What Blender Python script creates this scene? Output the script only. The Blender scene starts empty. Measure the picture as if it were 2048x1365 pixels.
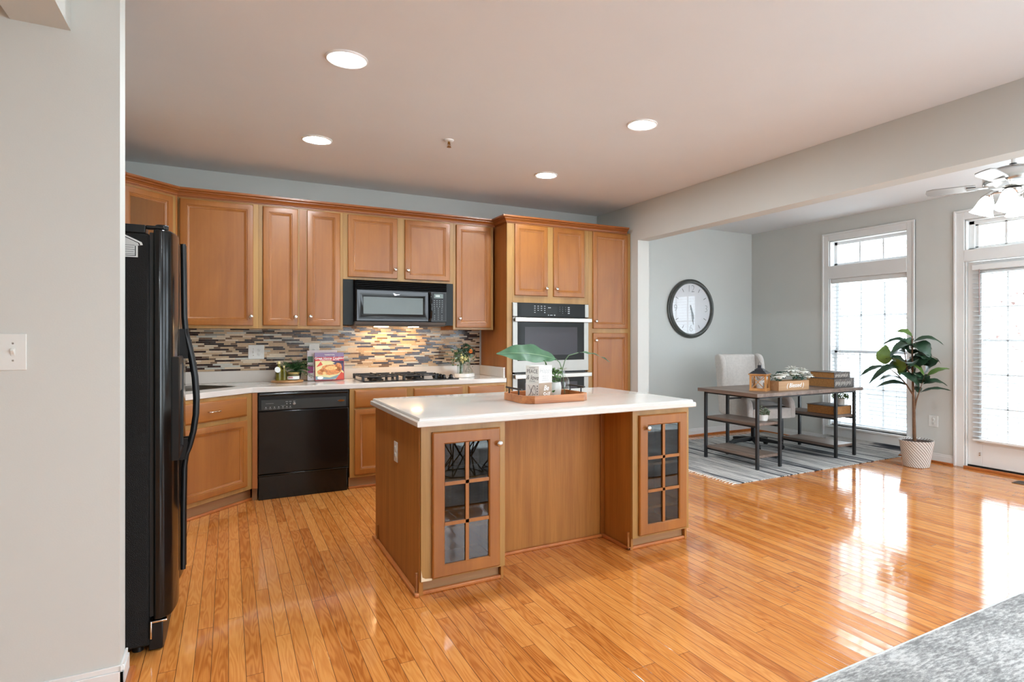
import bpy, bmesh, math, random
from mathutils import Matrix, Vector, Euler

random.seed(7)
C = bpy.context.scene.collection
sc = bpy.context.scene
PI = math.pi

# ------------------------------------------------------------------ camera
cd = bpy.data.cameras.new('camera')
cd.sensor_fit = 'HORIZONTAL'
cd.sensor_width = 36.0
cd.lens = 1202.906 / 2048 * 36.0
cd.shift_x = -126.0 / 2048
cd.shift_y = -9.5 / 2048
cd.clip_start = 0.02
cam = bpy.data.objects.new('camera', cd)
cam.location = (0, 0, 1.325)
cam.rotation_euler = (PI / 2, 0, -math.radians(29.946))
C.objects.link(cam)
sc.camera = cam

# ------------------------------------------------------------------ sky / exposure
W = bpy.data.worlds.new('overcast_sky')
sc.world = W
W.use_nodes = True
bgn = W.node_tree.nodes['Background']
bgn.inputs[0].default_value = (0.83, 0.93, 1.03, 1)
bgn.inputs[1].default_value = 4.4
sc.view_settings.view_transform = 'Standard'
sc.view_settings.look = 'None'
sc.view_settings.gamma = 1.0
sc.view_settings.use_curve_mapping = False
sc.view_settings.exposure = 1.12
sc.cycles.use_denoising = True
sc.cycles.max_bounces = 10
sc.cycles.diffuse_bounces = 5
sc.cycles.glossy_bounces = 5
sc.cycles.transparent_max_bounces = 16
sc.cycles.caustics_reflective = False
sc.cycles.caustics_refractive = False
LAMP_STRENGTH = 152.0
sl = bpy.data.lights.new('sun', 'SUN')  # added sun from behind; its patch on the rug bounces up to the ceiling
sl.energy = 15.0
sl.angle = math.radians(0.8)
sl.color = (0.76, 0.93, 1.0)
so = bpy.data.objects.new('sun', sl)
so.rotation_euler = (math.radians(48), 0, math.radians(-8))
C.objects.link(so)


# ------------------------------------------------------------------ materials
def S(r, g, b):
    def f(c):
        c /= 255.0
        return c / 12.92 if c <= 0.04045 else ((c + 0.055) / 1.055) ** 2.4
    return (f(r), f(g), f(b), 1.0)


MATS = {}


def newmat(name):
    m = bpy.data.materials.new(name)
    m.use_nodes = True
    nt = m.node_tree
    return m, nt, nt.nodes['Principled BSDF']


def nd(nt, typ, **kw):
    n = nt.nodes.new(typ)
    for k, v in kw.items():
        if k == 'inp':
            for i, x in v.items():
                n.inputs[i].default_value = x
        else:
            setattr(n, k, v)
    return n


def ramp(nt, stops):
    r = nd(nt, 'ShaderNodeValToRGB')
    e = r.color_ramp.elements
    while len(e) < len(stops):
        e.new(0.5)
    for i, (p, c) in enumerate(stops):
        e[i].position = p
        e[i].color = c
    return r


def plain(name, col, rough=0.5, metal=0.0, var=0.06, vscale=6.0, bump=0.0, bscale=60.0, coat=0.0, emit=None, emits=0.0, spec=0.5, sheen=0.0):
    if name in MATS:
        return MATS[name]
    m, nt, b = newmat(name)
    tc = nd(nt, 'ShaderNodeTexCoord')
    n = nd(nt, 'ShaderNodeTexNoise', inp={'Scale': vscale, 'Detail': 4.0})
    nt.links.new(tc.outputs['Object'], n.inputs['Vector'])
    c1 = tuple(max(0, x * (1 - var)) for x in col[:3]) + (1,)
    c2 = tuple(min(1, x * (1 + var)) for x in col[:3]) + (1,)
    r = ramp(nt, [(0.35, c1), (0.65, c2)])
    nt.links.new(n.outputs['Fac'], r.inputs['Fac'])
    nt.links.new(r.outputs['Color'], b.inputs['Base Color'])
    b.inputs['Roughness'].default_value = rough
    b.inputs['Metallic'].default_value = metal
    b.inputs['Coat Weight'].default_value = coat
    b.inputs['Specular IOR Level'].default_value = spec
    b.inputs['Sheen Weight'].default_value = sheen
    if bump:
        n2 = nd(nt, 'ShaderNodeTexNoise', inp={'Scale': bscale, 'Detail': 3.0})
        nt.links.new(tc.outputs['Object'], n2.inputs['Vector'])
        bp = nd(nt, 'ShaderNodeBump', inp={'Strength': bump, 'Distance': 0.01})
        nt.links.new(n2.outputs['Fac'], bp.inputs['Height'])
        nt.links.new(bp.outputs['Normal'], b.inputs['Normal'])
    if emit:
        b.inputs['Emission Color'].default_value = emit
        b.inputs['Emission Strength'].default_value = emits
    MATS[name] = m
    return m


def wood(name, c1, c2, axis='Z', scale=9.0, rough=0.35, stretch=0.08, fine=0.35, bump=0.05, coat=0.15, cloud=0.0):
    if name in MATS:
        return MATS[name]
    m, nt, b = newmat(name)
    tc = nd(nt, 'ShaderNodeTexCoord')
    mp = nd(nt, 'ShaderNodeMapping')
    s = [scale * 1.0] * 3
    s['XYZ'.index(axis)] = scale * stretch
    mp.inputs['Scale'].default_value = s
    nt.links.new(tc.outputs['Object'], mp.inputs['Vector'])
    n = nd(nt, 'ShaderNodeTexNoise', inp={'Scale': 1.0, 'Detail': 6.0, 'Roughness': 0.55, 'Distortion': 0.8})
    nt.links.new(mp.outputs['Vector'], n.inputs['Vector'])
    mp2 = nd(nt, 'ShaderNodeMapping')
    s2 = [scale * 14.0] * 3
    s2['XYZ'.index(axis)] = scale * 0.35
    mp2.inputs['Scale'].default_value = s2
    nt.links.new(tc.outputs['Object'], mp2.inputs['Vector'])
    n2 = nd(nt, 'ShaderNodeTexNoise', inp={'Scale': 1.0, 'Detail': 3.0})
    nt.links.new(mp2.outputs['Vector'], n2.inputs['Vector'])
    mx = nd(nt, 'ShaderNodeMath', operation='MULTIPLY_ADD')
    nt.links.new(n2.outputs['Fac'], mx.inputs[0])
    mx.inputs[1].default_value = fine
    sub = nd(nt, 'ShaderNodeMath', operation='SUBTRACT')
    nt.links.new(n.outputs['Fac'], sub.inputs[0])
    sub.inputs[1].default_value = fine * 0.5
    nt.links.new(sub.outputs[0], mx.inputs[2])
    r = ramp(nt, [(0.3, c1), (0.7, c2)])
    nt.links.new(mx.outputs[0], r.inputs['Fac'])
    nt.links.new(r.outputs['Color'], b.inputs['Base Color'])
    b.inputs['Roughness'].default_value = rough
    b.inputs['Coat Weight'].default_value = coat
    b.inputs['Coat Roughness'].default_value = 0.25
    bp = nd(nt, 'ShaderNodeBump', inp={'Strength': bump, 'Distance': 0.004})
    nt.links.new(mx.outputs[0], bp.inputs['Height'])
    nt.links.new(bp.outputs['Normal'], b.inputs['Normal'])
    MATS[name] = m
    return m


def glass(name, tint=(1, 1, 1, 1), rough=0.0, ior=1.5, boost=1.0):
    if name in MATS:
        return MATS[name]
    m = bpy.data.materials.new(name)
    m.use_nodes = True
    nt = m.node_tree
    nt.nodes.clear()
    out = nd(nt, 'ShaderNodeOutputMaterial')
    tr = nd(nt, 'ShaderNodeBsdfTransparent')
    tr.inputs[0].default_value = tint
    gl = nd(nt, 'ShaderNodeBsdfGlossy')
    gl.inputs['Roughness'].default_value = rough
    fr = nd(nt, 'ShaderNodeFresnel')
    fr.inputs['IOR'].default_value = ior
    mu = nd(nt, 'ShaderNodeMath', operation='MULTIPLY')
    mu.use_clamp = True
    geo = nd(nt, 'ShaderNodeNewGeometry')
    inv_ = nd(nt, 'ShaderNodeMath', operation='MULTIPLY_ADD')
    nt.links.new(geo.outputs['Backfacing'], inv_.inputs[0])
    inv_.inputs[1].default_value = -boost
    inv_.inputs[2].default_value = boost
    nt.links.new(inv_.outputs[0], mu.inputs[1])
    nt.links.new(fr.outputs[0], mu.inputs[0])
    mi = nd(nt, 'ShaderNodeMixShader')
    nt.links.new(mu.outputs[0], mi.inputs[0])
    nt.links.new(tr.outputs[0], mi.inputs[1])
    nt.links.new(gl.outputs[0], mi.inputs[2])
    nt.links.new(mi.outputs[0], out.inputs[0])
    MATS[name] = m
    return m


def emitter(name, col, strength):
    if name in MATS:
        return MATS[name]
    m, nt, b = newmat(name)
    b.inputs['Base Color'].default_value = (0.9, 0.9, 0.9, 1)
    b.inputs['Emission Color'].default_value = col
    b.inputs['Emission Strength'].default_value = strength
    MATS[name] = m
    return m


def floor_material():
    m, nt, b = newmat('oak_floor')
    L = nt.links.new
    tc = nd(nt, 'ShaderNodeTexCoord')
    sx = nd(nt, 'ShaderNodeSeparateXYZ')
    L(tc.outputs['Object'], sx.inputs[0])

    def M(op, a, bb=None, c=None):
        n = nd(nt, 'ShaderNodeMath', operation=op)
        for i, v in enumerate((a, bb, c)):
            if v is None:
                continue
            if isinstance(v, (int, float)):
                n.inputs[i].default_value = v
            else:
                L(v, n.inputs[i])
        return n.outputs[0]
    w = 0.060
    xs = M('DIVIDE', sx.outputs[0], w)
    ix = M('FLOOR', xs)
    fx = M('FRACT', xs)
    wn = nd(nt, 'ShaderNodeTexWhiteNoise', noise_dimensions='1D')
    L(ix, wn.inputs['W'])
    yo = M('MULTIPLY_ADD', wn.outputs['Value'], 7.3, sx.outputs[1])
    ys = M('DIVIDE', yo, 1.25)
    iy = M('FLOOR', ys)
    fy = M('FRACT', ys)
    cid = nd(nt, 'ShaderNodeCombineXYZ')
    L(ix, cid.inputs[0])
    L(iy, cid.inputs[1])
    wn2 = nd(nt, 'ShaderNodeTexWhiteNoise', noise_dimensions='3D')
    L(cid.outputs[0], wn2.inputs['Vector'])
    rnd = wn2.outputs['Value']
    rsep = nd(nt, 'ShaderNodeSeparateColor')
    L(wn2.outputs['Color'], rsep.inputs[0])
    # grain coordinates, shifted per board
    gx = M('MULTIPLY_ADD', rsep.outputs[0], 13.0, M('MULTIPLY', sx.outputs[0], 22.0))
    gy = M('MULTIPLY_ADD', rsep.outputs[1], 29.0, M('MULTIPLY', sx.outputs[1], 2.2))
    gv = nd(nt, 'ShaderNodeCombineXYZ')
    L(gx, gv.inputs[0])
    L(gy, gv.inputs[1])
    n1 = nd(nt, 'ShaderNodeTexNoise', inp={'Scale': 0.8, 'Detail': 2.0, 'Distortion': 0.3})
    L(gv.outputs[0], n1.inputs['Vector'])
    rings = M('SINE', M('MULTIPLY', n1.outputs['Fac'], 58.0))
    n2 = nd(nt, 'ShaderNodeTexNoise', inp={'Scale': 9.0, 'Detail': 4.0})
    gv2 = nd(nt, 'ShaderNodeCombineXYZ')
    L(M('MULTIPLY', gx, 1.6), gv2.inputs[0])
    L(M('MULTIPLY', gy, 0.35), gv2.inputs[1])
    L(gv2.outputs[0], n2.inputs['Vector'])
    g = M('MULTIPLY_ADD', rings, 0.105, M('MULTIPLY', n2.outputs['Fac'], 0.34))
    val = M('ADD', M('MULTIPLY', rnd, 0.36), g)
    r = ramp(nt, [(0.02, S(166, 90, 34)), (0.30, S(204, 128, 60)), (0.66, S(226, 156, 84))])
    L(val, r.inputs['Fac'])
    # seams
    ex = M('MINIMUM', fx, M('SUBTRACT', 1.0, fx))
    ey = M('MULTIPLY', M('MINIMUM', fy, M('SUBTRACT', 1.0, fy)), 1.25 / w)
    e = M('MINIMUM', ex, ey)
    mr = nd(nt, 'ShaderNodeMapRange', interpolation_type='SMOOTHSTEP')
    L(e, mr.inputs['Value'])
    mr.inputs['From Min'].default_value = 0.010
    mr.inputs['From Max'].default_value = 0.030
    mix = nd(nt, 'ShaderNodeMix', data_type='RGBA')
    L(mr.outputs['Result'], mix.inputs[0])
    mix.inputs[6].default_value = S(104, 62, 34)
    L(r.outputs['Color'], mix.inputs[7])
    L(mix.outputs[2], b.inputs['Base Color'])
    b.inputs['Roughness'].default_value = 0.10
    b.inputs['Specular IOR Level'].default_value = 0.5
    b.inputs['Coat Weight'].default_value = 0.35
    b.inputs['Coat Roughness'].default_value = 0.05
    # relief: cupped boards with a random tilt, fine ripple
    cup = M('MULTIPLY', M('POWER', M('SUBTRACT', fx, 0.5), 2.0), 0.55)
    tilt = M('MULTIPLY', M('MULTIPLY', M('SUBTRACT', rsep.outputs[2], 0.5), M('SUBTRACT', fx, 0.5)), 0.32)
    n3 = nd(nt, 'ShaderNodeTexNoise', inp={'Scale': 5.0, 'Detail': 2.0})
    L(tc.outputs['Object'], n3.inputs['Vector'])
    hgt = M('ADD', M('ADD', cup, tilt), M('MULTIPLY', n3.outputs['Fac'], 0.5))
    hgt = M('MULTIPLY_ADD', mr.outputs['Result'], 0.25, hgt)
    bp = nd(nt, 'ShaderNodeBump', inp={'Strength': 0.30, 'Distance': 0.003})
    L(hgt, bp.inputs['Height'])
    L(bp.outputs['Normal'], b.inputs['Normal'])
    L(bp.outputs['Normal'], b.inputs['Coat Normal'])
    return m


def rug_stripes():
    m, nt, b = newmat('striped_wool')
    L = nt.links.new
    tc = nd(nt, 'ShaderNodeTexCoord')
    sx = nd(nt, 'ShaderNodeSeparateXYZ')
    L(tc.outputs['Object'], sx.inputs[0])
    mp = nd(nt, 'ShaderNodeMapping')
    mp.inputs['Scale'].default_value = (15, 0.35, 1)
    L(tc.outputs['Object'], mp.inputs['Vector'])
    n = nd(nt, 'ShaderNodeTexNoise', inp={'Scale': 1.0, 'Detail': 5.0, 'Roughness': 0.7})
    L(mp.outputs['Vector'], n.inputs['Vector'])
    r = ramp(nt, [(0.40, S(46, 50, 58)), (0.45, S(112, 114, 118)), (0.475, S(204, 202, 198)), (0.53, S(196, 194, 190)), (0.56, S(120, 122, 124)), (0.60, S(188, 186, 182)), (0.66, S(92, 94, 98))])
    L(n.outputs['Fac'], r.inputs['Fac'])
    n2 = nd(nt, 'ShaderNodeTexNoise', inp={'Scale': 160.0, 'Detail': 2.0})
    L(tc.outputs['Object'], n2.inputs['Vector'])
    mx = nd(nt, 'ShaderNodeMix', data_type='RGBA', blend_type='OVERLAY')
    mx.inputs[0].default_value = 0.35
    L(r.outputs['Color'], mx.inputs[6])
    L(n2.outputs['Fac'], mx.inputs[7])
    L(mx.outputs[2], b.inputs['Base Color'])
    b.inputs['Roughness'].default_value = 0.95
    bp = nd(nt, 'ShaderNodeBump', inp={'Strength': 0.4, 'Distance': 0.004})
    L(n2.outputs['Fac'], bp.inputs['Height'])
    L(bp.outputs['Normal'], b.inputs['Normal'])
    return m


def rug_distressed():
    m, nt, b = newmat('distressed_grey_pile')
    L = nt.links.new
    tc = nd(nt, 'ShaderNodeTexCoord')
    mp = nd(nt, 'ShaderNodeMapping')
    mp.inputs['Scale'].default_value = (9, 30, 1)
    mp.inputs['Rotation'].default_value = (0, 0, 0.5)
    L(tc.outputs['Object'], mp.inputs['Vector'])
    n = nd(nt, 'ShaderNodeTexNoise', inp={'Scale': 2.4, 'Detail': 7.0, 'Roughness': 0.72})
    L(mp.outputs['Vector'], n.inputs['Vector'])
    n2 = nd(nt, 'ShaderNodeTexNoise', inp={'Scale': 3.0, 'Detail': 3.0})
    L(tc.outputs['Object'], n2.inputs['Vector'])
    ad = nd(nt, 'ShaderNodeMath', operation='MULTIPLY_ADD')
    L(n2.outputs['Fac'], ad.inputs[0])
    ad.inputs[1].default_value = 0.55
    sb = nd(nt, 'ShaderNodeMath', operation='SUBTRACT')
    L(n.outputs['Fac'], sb.inputs[0])
    sb.inputs[1].default_value = 0.275
    L(sb.outputs[0], ad.inputs[2])
    r = ramp(nt, [(0.38, S(120, 120, 119)), (0.5, S(156, 155, 154)), (0.62, S(198, 197, 195))])
    L(ad.outputs[0], r.inputs['Fac'])
    L(r.outputs['Color'], b.inputs['Base Color'])
    b.inputs['Roughness'].default_value = 0.95
    n3 = nd(nt, 'ShaderNodeTexNoise', inp={'Scale': 260.0, 'Detail': 2.0})
    L(tc.outputs['Object'], n3.inputs['Vector'])
    bp = nd(nt, 'ShaderNodeBump', inp={'Strength': 0.5, 'Distance': 0.004})
    L(n3.outputs['Fac'], bp.inputs['Height'])
    L(bp.outputs['Normal'], b.inputs['Normal'])
    return m


def woven_material():
    m, nt, b = newmat('whitewashed_wicker')
    L = nt.links.new
    tc = nd(nt, 'ShaderNodeTexCoord')
    sx = nd(nt, 'ShaderNodeSeparateXYZ')
    L(tc.outputs['Object'], sx.inputs[0])
    at = nd(nt, 'ShaderNodeMath', operation='ARCTAN2')
    L(sx.outputs[1], at.inputs[0])
    L(sx.outputs[0], at.inputs[1])
    a = nd(nt, 'ShaderNodeMath', operation='MULTIPLY')
    L(at.outputs[0], a.inputs[0])
    a.inputs[1].default_value = 32.0
    z = nd(nt, 'ShaderNodeMath', operation='MULTIPLY_ADD')
    L(sx.outputs[2], z.inputs[0])
    z.inputs[1].default_value = 200.0
    L(a.outputs[0], z.inputs[2])
    s1 = nd(nt, 'ShaderNodeMath', operation='SINE')
    L(z.outputs[0], s1.inputs[0])
    z2 = nd(nt, 'ShaderNodeMath', operation='MULTIPLY_ADD')
    L(sx.outputs[2], z2.inputs[0])
    z2.inputs[1].default_value = -480.0
    L(a.outputs[0], z2.inputs[2])
    s2 = nd(nt, 'ShaderNodeMath', operation='SINE')
    L(z2.outputs[0], s2.inputs[0])
    ad = nd(nt, 'ShaderNodeMath', operation='MULTIPLY_ADD')
    L(s2.outputs[0], ad.inputs[0])
    ad.inputs[1].default_value = 0.6
    L(s1.outputs[0], ad.inputs[2])
    r = ramp(nt, [(0.0, S(118, 104, 94)), (0.40, S(196, 190, 184)), (1.0, S(228, 227, 225))])
    mr = nd(nt, 'ShaderNodeMapRange')
    L(ad.outputs[0], mr.inputs['Value'])
    mr.inputs['From Min'].default_value = -1.2
    mr.inputs['From Max'].default_value = 1.2
    L(mr.outputs[0], r.inputs['Fac'])
    L(r.outputs['Color'], b.inputs['Base Color'])
    b.inputs['Roughness'].default_value = 0.8
    bp = nd(nt, 'ShaderNodeBump', inp={'Strength': 0.6, 'Distance': 0.004})
    L(mr.outputs[0], bp.inputs['Height'])
    L(bp.outputs['Normal'], b.inputs['Normal'])
    return m


WALL = plain('greige_paint', S(204, 206, 202), 0.65, var=0.01, vscale=2.0, bump=0.03, bscale=180)
CEIL = plain('ceiling_paint', S(228, 230, 232), 0.8, var=0.01, vscale=2.0)
WHITE = plain('white_trim_paint', S(226, 227, 226), 0.35, var=0.01)
VINYL = plain('white_vinyl', S(228, 230, 232), 0.4, var=0.01)
SHOE = wood('stained_shoe_wood', S(168, 94, 44), S(194, 120, 62), 'Y', 12)
MAPLE = wood('maple_door', S(138, 81, 29), S(162, 101, 41), 'Z', 5.0, rough=0.36, fine=0.25, stretch=0.2)
MAPLEH = wood('maple_rail', S(138, 81, 29), S(162, 101, 41), 'X', 5.0, rough=0.36, fine=0.25, stretch=0.2)
FRAME = wood('oak_veneer_frame', S(146, 104, 48), S(172, 130, 70), 'Z', 8.0, rough=0.4, fine=0.3)
SIDEW = wood('stained_side_panel', S(150, 88, 36), S(172, 108, 52), 'Z', 9.0, rough=0.4, fine=0.3)
PANELW = wood('laminate_panel', S(150, 94, 34), S(176, 118, 50), 'Z', 16.0, rough=0.55, fine=0.5, stretch=0.05, coat=0.0)
CROWN = wood('crown_wood', S(134, 72, 26), S(158, 92, 40), 'X', 9.0)
TOE = wood('toe_board', S(150, 110, 70), S(172, 130, 90), 'X', 12.0, rough=0.5)
QUARTZ = plain('quartz', S(214, 208, 201), 0.14, var=0.035, vscale=3.0, coat=0.2)
BLACK = plain('black_gloss', S(14, 14, 14), 0.14, var=0.05, spec=0.4)
BLACKM = plain('black_satin', S(18, 19, 20), 0.38, var=0.08, spec=0.35)
BLACKT = plain('black_texture', S(12, 12, 12), 0.34, var=0.1, bump=0.5, bscale=420, spec=0.3)
DARK = plain('dark_void', S(14, 14, 14), 0.5)
STEEL = plain('brushed_steel', S(150, 147, 142), 0.36, metal=1.0, var=0.04)
NICKEL = plain('satin_nickel', S(205, 202, 198), 0.22, metal=1.0, var=0.02)
CHROME = plain('chrome', S(225, 225, 228), 0.08, metal=1.0, var=0.01)
GLASS = glass('clear_glass')
PANE = glass('window_pane', (0.97, 0.98, 0.98, 1))
CABGLASS = glass('cabinet_glass', (0.62, 0.62, 0.60, 1), boost=2.0)
OVENGL = plain('oven_black_glass', S(16, 16, 18), 0.06, var=0.02, spec=0.4)
OVENIN = plain('oven_window_tint', S(62, 60, 66), 0.12, var=0.02, spec=0.4)
MWGLASS = plain('microwave_window', S(92, 100, 97), 0.22, var=0.03, spec=0.35)
PLATE = plain('ivory_plastic', S(222, 224, 221), 0.35, var=0.01)
FABRIC = plain('beige_linen', S(196, 190, 184), 0.95, var=0.05, vscale=40, bump=0.25, bscale=400, sheen=0.2)
IRON = plain('black_iron', S(28, 29, 31), 0.45, var=0.08)
DESKW = wood('weathered_desk_wood', S(96, 80, 70), S(136, 118, 106), 'Y', 14.0, rough=0.45, fine=0.4)
LEAF = plain('fig_leaf', S(34, 60, 40), 0.38, var=0.35, vscale=9.0)
LEAFL = plain('fig_leaf_pale', S(92, 120, 56), 0.4, var=0.25, vscale=9.0)
LEAFB = plain('banana_leaf', S(70, 108, 78), 0.45, var=0.15, vscale=18.0)
HERB = plain('herb_green', S(74, 104, 52), 0.6, var=0.3, vscale=30.0)
FERN = plain('fern_green', S(58, 98, 52), 0.6, var=0.3, vscale=30.0)
SAGE = plain('sage_leaf', S(122, 138, 116), 0.7, var=0.2, vscale=30.0)
BARK = plain('plant_stem', S(104, 72, 48), 0.8, var=0.25, vscale=30.0, bump=0.4, bscale=80)
STEMG = plain('green_stem', S(84, 112, 74), 0.5, var=0.15)
SOIL = plain('potting_soil', S(62, 40, 30), 0.95, var=0.4, vscale=90.0, bump=0.9, bscale=120)
CERAMIC = plain('white_ceramic', S(228, 226, 222), 0.3, var=0.02)
PETAL = plain('white_petal', S(236, 235, 228), 0.7, var=0.04)
ACACIA = wood('acacia_tray', S(146, 78, 38), S(204, 138, 84), 'X', 9.0, rough=0.45, fine=0.3)
PINE = wood('pine_planter', S(166, 124, 84), S(198, 158, 116), 'X', 12.0, rough=0.6)
LANW = wood('lantern_wood', S(176, 118, 62), S(206, 150, 92), 'Z', 14.0, rough=0.5)
WBLOCK = plain('whitewashed_block', S(232, 231, 226), 0.6, var=0.03, vscale=20)
TBLOCK = plain('taupe_block_face', S(168, 148, 128), 0.6, var=0.06, vscale=40)
INK = plain('grey_ink', S(84, 84, 86), 0.7)
INKL = plain('pale_grey_ink', S(186, 186, 186), 0.7)
WINK = plain('white_ink', S(244, 244, 242), 0.6)
BOOKBR = plain('aged_page_edges', S(158, 110, 58), 0.7, var=0.15, vscale=60)
BOOKCV = plain('grey_book_cloth', S(96, 90, 86), 0.6, var=0.25, vscale=50)
FRINGE = plain('cream_fringe', S(232, 224, 212), 0.9)


# ------------------------------------------------------------------ mesh builder
class MB:
    def __init__(self, T=None):
        self.v = []
        self.f = []
        self.mi = []
        self.T = T or Matrix.Identity(4)
        self.m = 0

    def add(self, vs, fs):
        o = len(self.v)
        T = self.T
        self.v += [tuple(T @ Vector(p)) for p in vs]
        for f in fs:
            self.f.append([o + i for i in f])
            self.mi.append(self.m)
        return self

    def box(self, x0, x1, y0, y1, z0, z1):
        vs = [(x, y, z) for z in (z0, z1) for y in (y0, y1) for x in (x0, x1)]
        return self.add(vs, [(0, 2, 3, 1), (4, 5, 7, 6), (0, 1, 5, 4), (2, 6, 7, 3), (0, 4, 6, 2), (1, 3, 7, 5)])

    def prism(self, pts, z0, z1, axis='z'):
        n = len(pts)
        if axis == 'z':
            q = lambda p, z: (p[0], p[1], z)
        elif axis == 'y':
            q = lambda p, z: (p[0], z, p[1])
        else:
            q = lambda p, z: (z, p[0], p[1])
        vs = [q(p, z0) for p in pts] + [q(p, z1) for p in pts]
        fs = [tuple(range(n - 1, -1, -1)), tuple(range(n, 2 * n))]
        fs += [(i, (i + 1) % n, n + (i + 1) % n, n + i) for i in range(n)]
        return self.add(vs, fs)

    def tube(self, pts, r, n=8, cap=True):
        pts = [Vector(p) for p in pts]
        k = len(pts)
        rs = r if isinstance(r, (list, tuple)) else [r] * k
        d0 = (pts[1] - pts[0]).normalized()
        up = Vector((0, 0, 1)) if abs(d0.z) < 0.9 else Vector((1, 0, 0))
        s = d0.cross(up).normalized()
        vs = []
        for i, p in enumerate(pts):
            d = (pts[min(i + 1, k - 1)] - pts[max(i - 1, 0)])
            if d.length < 1e-9:
                d = d0
            d.normalize()
            s = (s - d * s.dot(d))
            if s.length < 1e-6:
                s = d.orthogonal()
            s.normalize()
            t = d.cross(s)
            for j in range(n):
                a = 2 * PI * j / n
                vs.append(p + (s * math.cos(a) + t * math.sin(a)) * rs[i])
        fs = []
        for i in range(k - 1):
            for j in range(n):
                fs.append((i * n + j, i * n + (j + 1) % n, (i + 1) * n + (j + 1) % n, (i + 1) * n + j))
        if cap:
            fs.append(tuple(range(n - 1, -1, -1)))
            fs.append(tuple((k - 1) * n + j for j in range(n)))
        return self.add(vs, fs)

    def lathe(self, prof, c=(0, 0, 0), n=24, M=None, cap0=True, cap1=True):
        vs = []
        M = M or Matrix.Identity(4)
        for (r, z) in prof:
            for j in range(n):
                a = 2 * PI * j / n
                p = M @ Vector((r * math.cos(a), r * math.sin(a), z))
                vs.append((p[0] + c[0], p[1] + c[1], p[2] + c[2]))
        fs = []
        k = len(prof)
        for i in range(k - 1):
            for j in range(n):
                fs.append((i * n + j, i * n + (j + 1) % n, (i + 1) * n + (j + 1) % n, (i + 1) * n + j))
        if cap0:
            fs.append(tuple(range(n - 1, -1, -1)))
        if cap1:
            fs.append(tuple((k - 1) * n + j for j in range(n)))
        return self.add(vs, fs)

    def ball(self, c, r, sc_=(1, 1, 1), n=12, k=8, M=None):
        pr = [(r * max(0.02, math.sin(PI * i / k)), -r * math.cos(PI * i / k)) for i in range(k + 1)]
        S_ = Matrix.Diagonal((sc_[0], sc_[1], sc_[2], 1))
        return self.lathe(pr, c, n, (M or Matrix.Identity(4)) @ S_)

    def rings(self, x0, x1, z0, z1, prof, open_=False):
        """nested rectangles in the local XZ plane: prof = [(inset, y)], last one filled"""
        vs = []
        for (i, y) in prof:
            vs += [(x0 + i, y, z0 + i), (x1 - i, y, z0 + i), (x1 - i, y, z1 - i), (x0 + i, y, z1 - i)]
        fs = []
        for k in range(len(prof) - 1):
            for j in range(4):
                fs.append((k * 4 + j, k * 4 + (j + 1) % 4, (k + 1) * 4 + (j + 1) % 4, (k + 1) * 4 + j))
        if not open_:
            e = (len(prof) - 1) * 4
            fs.append((e, e + 1, e + 2, e + 3))
            fs.append((3, 2, 1, 0))
        return self.add(vs, fs)

    def leaf(self, B, T, w, arch=0.15, fold=0.25, up=(0, 0, 1), roll=0.0, n=8, ripple=0.0, sharp=0.9):
        B = Vector(B)
        T = Vector(T)
        d = T - B
        Ln = d.length
        d.normalize()
        up = Vector(up)
        s = d.cross(up)
        if s.length < 0.05:
            s = d.cross(Vector((1, 0.3, 0)))
        s.normalize()
        s = Matrix.Rotation(roll, 3, d) @ s
        nrm = s.cross(d).normalized()
        vs = []
        for i in range(n + 1):
            t = i / n
            p = B + d * (Ln * t) + nrm * (arch * Ln * (math.sin(PI * t) - 0.5 * t * t))
            hw = w * 0.5 * (math.sin(PI * t ** sharp) ** 0.8 if 0 < t < 1 else 0.03)
            rp = ripple * w * math.sin(t * 19.0)
            for q in (-1, -0.5, 0, 0.5, 1):
                vs.append(p + s * (q * hw) + nrm * (abs(q) * hw * fold + abs(q) * rp * (1 if q > 0 else -0.7)))
        fs = []
        for i in range(n):
            for j in range(4):
                fs.append((i * 5 + j, i * 5 + j + 1, i * 5 + j + 6, i * 5 + j + 5))
        return self.add(vs, fs)

    def text(self, s, size, o, rx, up, depth=0.0008, align='CENTER', shear=0.0, bold=0.0):
        cu = bpy.data.curves.new('t', 'FONT')
        cu.body = s
        cu.size = size
        cu.align_x = align
        cu.align_y = 'CENTER'
        cu.shear = shear
        cu.offset = bold
        cu.resolution_u = 3
        ob = bpy.data.objects.new('t', cu)
        C.objects.link(ob)
        dg = bpy.context.evaluated_depsgraph_get()
        me = bpy.data.meshes.new_from_object(ob.evaluated_get(dg))
        rx = Vector(rx).normalized()
        up = Vector(up).normalized()
        nn = rx.cross(up)
        o = Vector(o)
        vs = [o + rx * v.co.x + up * v.co.y + nn * depth for v in me.vertices]
        self.add(vs, [tuple(p.vertices) for p in me.polygons])
        bpy.data.objects.remove(ob)
        bpy.data.curves.remove(cu)
        bpy.data.meshes.remove(me)
        return self


ROOT = {}


def thing(name, label, cat, loc=(0, 0, 0), rotz=0.0, group=None):
    o = bpy.data.objects.new(name, None)
    o.empty_display_size = 0.05
    C.objects.link(o)
    o.location = loc
    o.rotation_euler = (0, 0, rotz)
    o['label'] = label
    o['category'] = cat
    if group:
        o['group'] = group
    return o


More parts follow.
